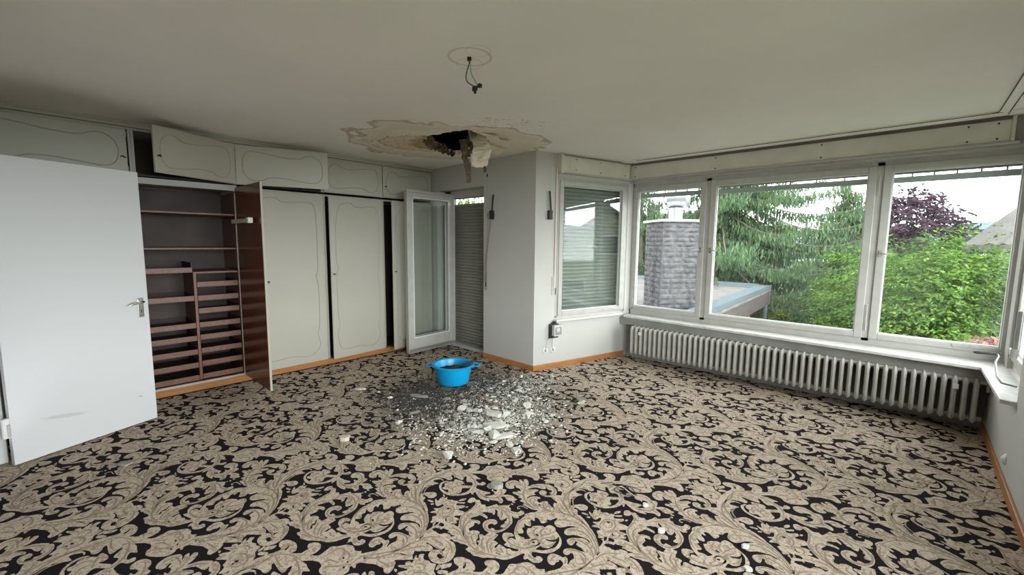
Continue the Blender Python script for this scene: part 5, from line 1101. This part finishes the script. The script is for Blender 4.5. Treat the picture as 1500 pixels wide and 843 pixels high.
g.tube([(.42+dx*s, .34+dy*s, 2.20) for s in (-.15, -.145, .22, .23)], [.17, .185, .185, .17], 24)
mesh('cowl_drum', g, M_inox, cw, smooth=True)
mesh('cowl_ring', G().tube([(.42-dx*.13+(-dy*0+dx*.0), .34-dy*.13, 2.18)] and [(.42-dx*.02+dx*.24*math.cos(t)*1.0, .34-dy*.02+dy*.24*math.cos(t), 2.17+.20*math.sin(t)) for t in [i*2*PI/28 for i in range(28)]], .022, 8, True), M_inox, cw, smooth=True)
# ---- foliage
def quads_mesh(name, C, U, V, m, parent, label=None):
    n = len(C); P = np.empty((n, 4, 3)); P[:, 0] = C-U; P[:, 1] = C+V; P[:, 2] = C+U; P[:, 3] = C-V
    me = bpy.data.meshes.new(name); me.vertices.add(4*n); me.vertices.foreach_set('co', P.reshape(-1)); me.loops.add(4*n); me.polygons.add(n)
    me.loops.foreach_set('vertex_index', np.arange(4*n, dtype=np.int32)); me.polygons.foreach_set('loop_start', np.arange(0, 4*n, 4, dtype=np.int32)); me.polygons.foreach_set('loop_total', np.full(n, 4, dtype=np.int32))
    me.materials.append(m); me.update(calc_edges=True); me.validate(); o = bpy.data.objects.new(name, me); COL.objects.link(o); o.parent = parent
    if label: o['label'] = label
    return o
def unit(a): return a/(np.linalg.norm(a, axis=-1, keepdims=True)+1e-9)
ML_spruce = leaf_mat('spruce_needles', [(.045, .080, .050), (.07, .118, .066), (.095, .155, .076), (.15, .20, .085)], .25)
ML_shrub = leaf_mat('fresh_green_leaves', [(.035, .085, .022), (.07, .145, .03), (.12, .21, .045), (.20, .29, .065)], .4)
ML_mid = leaf_mat('mid_green_leaves', [(.032, .065, .024), (.055, .105, .035), (.09, .15, .045)], .35)
ML_purple = leaf_mat('purple_beech_leaves', [(.04, .024, .036), (.065, .04, .055), (.09, .06, .075)], .3)
ML_flower = leaf_mat('reddish_young_leaves', [(.22, .09, .09), (.28, .16, .14), (.3, .22, .15)], .3)
ML_yellow = leaf_mat('yellow_green_leaves', [(.18, .24, .02), (.26, .30, .03)], .4)
def spruce(x, y, zb, h, R, nb, label, azs=None, low=1.2, dens=1.0, seed=1, sparse_top=0.):
    r = np.random.default_rng(seed); t = empty('spruce_tree', (x, y, zb), 0, label, 'tree', 'spruces beyond the flat roof')
    mesh('trunk', G().tube([(0, 0, 0), (.02, 0, h*.3), (-.03, .02, h*.6), (0, 0, h)], [.26, .2, .13, .02], 10), M_bark, t, smooth=True)
    gb = G(); C, U, V = [], [], []
    for i in range(nb):
        hz = low+(h-low)*((i+r.random())/nb)**1.15; L = R*(1-(hz/h)**1.6)*r.uniform(.7, 1.1)+.25; az = r.uniform(0, 2*PI) if azs is None or r.random() < .45 else r.uniform(*azs)
        d = np.array([math.cos(az), math.sin(az), 0]); n = max(6, int(L/.09)); s = np.linspace(0, 1, n); drop = r.uniform(.22, .42)*L
        pts = np.outer(s*L, d); pts[:, 2] = hz-drop*np.sin(s*PI*.62)+.12*L*s**3; pts[:, :2] += np.cumsum(r.normal(0, .008, (n, 2)), 0)
        gb.tube([tuple(p) for p in pts[::2]], list(np.linspace(.035, .006, len(pts[::2]))), 5)
        for k in range(1, n):
            m_ = max(1, int((2.2+2.2*math.sin(min(1, s[k]*1.3)*PI))*dens*1.5))
            for q in range(m_):
                side = np.array([-d[1], d[0], 0])*r.normal(0, .13+.12*L*.3); p0 = pts[k]+side+np.array([0, 0, -abs(r.normal(0, .04))]); ln = r.uniform(.12, .5)*(1-.35*s[k]); mseg = max(2, int(ln/.075))
                for w_ in range(mseg):
                    c = p0+np.array([r.normal(0, .022), r.normal(0, .022), -ln*(w_+.5)/mseg]); dr = unit(np.array([r.normal(0, .24), r.normal(0, .24), -1.])); sz = r.uniform(.055, .11)
                    C.append(c); U.append(dr*sz); V.append(unit(np.cross(dr, r.normal(0, 1, 3)))*r.uniform(.013, .028))
    mesh('branches', gb, M_bark, t, smooth=True)
    quads_mesh('needles', np.array(C), np.array(U), np.array(V), ML_spruce, t)
    return t
spruce(-5.5, 17.6, -3.0, 13.0, 6.2, 150, 'tall weeping spruce with drooping branches filling the middle window pane', (-1.2, .3), .6, 2.0, 2)
spruce(-9.3, 18.5, -3.0, 9.2, 3.4, 70, 'smaller spruce seen behind the stone chimney', None, 1.5, 1.3, 3)
spruce(-2.0, 21.5, -3.0, 6.9, 3.4, 110, 'low spruce behind the shrubs at the centre of the window view', None, .8, 1.5, 4)
def bush(name, x, y, zb, blobs, nl, leaf, m, label, cat, group=None, trunk=None, layered=.6, seed=1, spray=9):
    r = np.random.default_rng(seed); t = empty(name, (x, y, zb), 0, label, cat, group)
    g = G()
    for b in blobs: g.tube([(0, 0, 0), (b[0]*.4, b[1]*.4, b[2]*.45), (b[0], b[1], b[2])], [.07, .05, .015] if trunk is None else [trunk, trunk*.6, trunk*.15], 7)
    mesh('branches', g, M_bark, t, smooth=True)
    vol = np.array([b[3]*b[4]*b[5] for b in blobs])**.7; vol /= vol.sum(); C, U, V = [], [], []
    for bi, b in enumerate(blobs):
        ns = int(nl*vol[bi]/spray); u = unit(r.normal(0, 1, (ns, 3))); rad = r.uniform(.45, 1.0, (ns, 1))**.5; lump = 1+.12*np.sin(u[:, :1]*9+bi)+.10*np.sin(u[:, 1:2]*11)+.1*np.sin(u[:, 2:]*13)
        c = u*rad*lump*np.array(b[3:6])+np.array(b[:3])
        for k in range(ns):
            out = unit(np.array([u[k, 0], u[k, 1], u[k, 2]*.2-.15])); side = unit(np.cross(out, [0, 0, 1.]))
            for q in range(spray):
                a = r.uniform(-.02, 3.2*leaf*2); p = c[k]+out*a+side*r.normal(0, leaf*1.3)+np.array([0, 0, -.12*a+r.normal(0, leaf*.35)])
                dr = unit(out*r.uniform(.3, 1)+side*r.normal(0, .8)+np.array([0, 0, -.3+r.normal(0, .3)])); nrm = unit(np.array([0, 0, 1.])*layered+r.normal(0, .6, 3)*(1-layered)+out*.35); v = unit(np.cross(nrm, dr)); s = leaf*r.uniform(.7, 1.25)
                C.append(p); U.append(dr*s); V.append(v*s*.52)
    quads_mesh('foliage', np.array(C), np.array(U), np.array(V), m, t); return t
GS = 'garden shrubs outside the wide window'
bush('green_shrub', .25, 11.2, -3, [(0, 0, 2.9, 1.35, 1.3, 1.75), (-.95, .3, 2.4, 1.0, 1.1, 1.5), (1.0, .2, 3.0, 1.2, 1.2, 1.55), (.2, -.5, 1.5, 1.6, 1.2, 1.2), (.45, .2, 3.7, .8, .8, .8)], 90000, .034, ML_shrub, 'large bright green layered shrub filling the right window pane', 'shrub', GS, seed=5)
bush('green_shrub', -1.65, 12.4, -3, [(0, 0, 1.6, 1.5, 1.2, 1.15), (-1.0, .2, 1.1, 1.1, 1.0, .8), (.9, 0, 2.2, .9, .9, 1.3)], 44000, .034, ML_mid, 'mid green leafy shrub at the lower right of the middle pane', 'shrub', GS, seed=6)
bush('green_shrub', -.85, 14.2, -3, [(0, 0, 3.4, .9, .9, 1.2), (.4, 0, 2.4, 1.2, 1.0, 1.2)], 14000, .05, ML_shrub, 'yellowish green shrub behind the window mullion', 'shrub', GS, seed=7)
bush('yellow_bush', -3.05, 15.6, -3, [(0, 0, 1.9, .35, .35, .55)], 1500, .05, ML_yellow, 'small yellow green bush beside the flat roof corner', 'shrub', GS, seed=8)
bush('red_leaf_bush', .96, 8.9, -3, [(0, 0, 3.10, .13, .15, .13)], 900, .04, ML_flower, 'reddish leafed bush at the lower right window corner', 'shrub', GS, seed=9)
bush('copper_beech', -.55, 29.0, -3, [(0, 0, 5.0, 2.0, 2.0, 2.0), (-1.2, 0, 4.2, 1.4, 1.4, 1.3), (1.0, .3, 4.4, 1.3, 1.4, 1.5), (.2, 0, 6.2, 1.1, 1.1, .9), (0, 0, 3.0, 2, 2, 2)], 24000, .10, ML_purple, 'dark purple copper beech rising behind the green shrubs', 'tree', None, .25, .3, 10)
for (x, y, s, sd) in ((1.3, 23.5, 1.0, 21), (10, 24, 1.1, 22), (-11.5, 26, 1.2, 23), (-20, 24, 1.3, 24), (4.5, 40, 1.2, 25)):
    bush('garden_tree', x, y, -3, [(0, 0, 3.2*s, 1.9*s, 1.9*s, 1.7*s), (1.2*s, 0, 2.2*s, 1.4*s, 1.4*s, 1.2*s), (-1.2*s, .3, 2.0*s, 1.4*s, 1.4*s, 1.2*s)], 9000, .11, ML_mid, {21: 'round green tree beyond the large shrub, left of the tiled roof', 22: 'round green tree mirrored in the smaller window', 23: 'green tree behind the tall spruce', 24: 'green tree left of the stone chimney', 25: 'distant green tree below the blue hill'}[sd], 'tree', 'green trees in the neighbouring gardens', .18, .3, sd)
bush('terrace_plant', -7.7, 6.9, -.6, [(0, 0, 2.5, 1.3, .6, .8), (-.8, 0, 2.2, .8, .6, .8)], 7000, .05, ML_shrub, 'bright green tree seen over the lowered terrace door shutter', 'tree', None, .06, .4, 31)
# trellis over the terrace
g = G()
for i in range(16):
    x = -7.4+i*.22
    g.box(-.012, .012, -.01, .01, 0, 1.0, rot=Matrix.Rotation(.6, 3, 'Y'), org=(x, 5.6, 1.75)); g.box(-.012, .012, .012, .03, 0, 1.0, rot=Matrix.Rotation(-.6, 3, 'Y'), org=(x, 5.6, 1.75))
g.box(-7.4, -3.9, 5.57, 5.61, 1.70, 1.76).box(-7.4, -3.9, 5.57, 5.61, 2.56, 2.6).box(-7.4, -7.34, 5.57, 5.63, -3, 2.6).box(-3.96, -3.9, 5.57, 5.63, -3, 2.6)
tag(mesh('trellis', g, M_white), 'white diagonal trellis glimpsed above the terrace door shutter', 'trellis')
# houses
def house(x, y, rz, L, D, hw, hr, mroof, label, zb=-3, wins=()):
    t = empty('house', (x, y, zb), rz, label, 'house', 'neighbouring houses')
    mesh('wall', G().box(-L/2, L/2, -D/2, D/2, 0, hw).add([(-L/2, -D/2, hw), (-L/2, D/2, hw), (-L/2, 0, hr-.1), (L/2, -D/2, hw), (L/2, D/2, hw), (L/2, 0, hr-.1)], [(0, 1, 2), (3, 4, 5)]), M_render, t)
    e_ = .35; g = G(); sl = (hr-hw)/(D/2)
    for s in (-1, 1):
        ye = s*(D/2+e_); ze = hw-sl*e_
        g.add([(-L/2-e_, ye, ze), (L/2+e_, ye, ze), (L/2+e_, 0, hr), (-L/2-e_, 0, hr), (-L/2-e_, ye, ze-.15), (L/2+e_, ye, ze-.15), (L/2+e_, 0, hr-.15), (-L/2-e_, 0, hr-.15)], [(0, 1, 2, 3), (4, 5, 6, 7), (0, 1, 5, 4), (0, 3, 7, 4), (1, 2, 6, 5)])
        for k in range(int(L/.28)):     # tile ribs
            xx = -L/2+.1+k*.28; g.add([(xx, ye, ze+.001), (xx+.14, ye, ze+.05), (xx+.28, ye, ze+.001), (xx, 0, hr+.001), (xx+.14, 0, hr+.05), (xx+.28, 0, hr+.001)], [(0, 1, 4, 3), (1, 2, 5, 4)])
    mesh('roof', g, mroof, t)
    for (fx, fz, w_, h_, side) in wins:
        if side == 'F': gg = G().box(fx-w_/2, fx+w_/2, -D/2-.03, -D/2+.02, fz, fz+h_); pp = G().box(fx-w_/2+.08, fx+w_/2-.08, -D/2-.035, -D/2-.03, fz+.08, fz+h_-.08)
        else: gg = G().box(-L/2-.03, -L/2+.02, fx-w_/2, fx+w_/2, fz, fz+h_); pp = G().box(-L/2-.035, -L/2-.03, fx-w_/2+.08, fx+w_/2-.08, fz+.08, fz+h_-.08)
        wnd = mesh('window', gg, M_white, t); mesh('pane', pp, M_key, wnd)
    mesh('chimney_stack', G().box(L*.15, L*.15+.6, -.3, .3, hr-.6, hr+.7), M_stone, t)
    return t
house(6.75, 17.4, math.radians(-38), 8.0, 7.0, 4.75, 6.95, M_greyroof, 'house with grey brown tiled roof at the right window edge')
house(-15.8, 31.0, math.radians(-20), 9, 8, 3.9, 6.6, M_redroof, 'cream house with red roof left of the stone chimney', wins=((-3, 1.2, 1.2, 1.3, 'F'), (0, 1.2, 1.2, 1.3, 'F')))
house(15.5, 14.5, math.radians(25), 8, 8, 3.6, 6.3, M_greyroof, 'gabled house mirrored in the smaller window', wins=((0, 3.9, 1.1, 1.0, 'L'), (-1.8, 1.2, 1.3, 1.4, 'L'), (1.8, 1.2, 1.3, 1.4, 'L')))
house(-14.5, 46, math.radians(5), 12, 8, 4.2, 6.2, M_redroof, 'pale house with red roof behind the tall spruce', wins=((-3, 1.5, 1.3, 1.4, 'F'), (0, 1.5, 1.3, 1.4, 'F'), (3, 1.5, 1.3, 1.4, 'F')))
# distant hill
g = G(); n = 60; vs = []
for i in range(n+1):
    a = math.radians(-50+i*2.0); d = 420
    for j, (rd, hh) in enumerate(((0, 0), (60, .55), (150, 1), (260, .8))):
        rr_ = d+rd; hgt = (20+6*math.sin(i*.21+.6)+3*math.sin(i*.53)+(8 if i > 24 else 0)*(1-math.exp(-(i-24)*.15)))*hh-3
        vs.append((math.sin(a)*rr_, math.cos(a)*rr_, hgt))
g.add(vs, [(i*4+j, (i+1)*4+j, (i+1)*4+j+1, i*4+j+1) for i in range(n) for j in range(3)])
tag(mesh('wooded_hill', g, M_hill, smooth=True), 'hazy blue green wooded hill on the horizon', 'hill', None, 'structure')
bpy.context.view_layer.update()
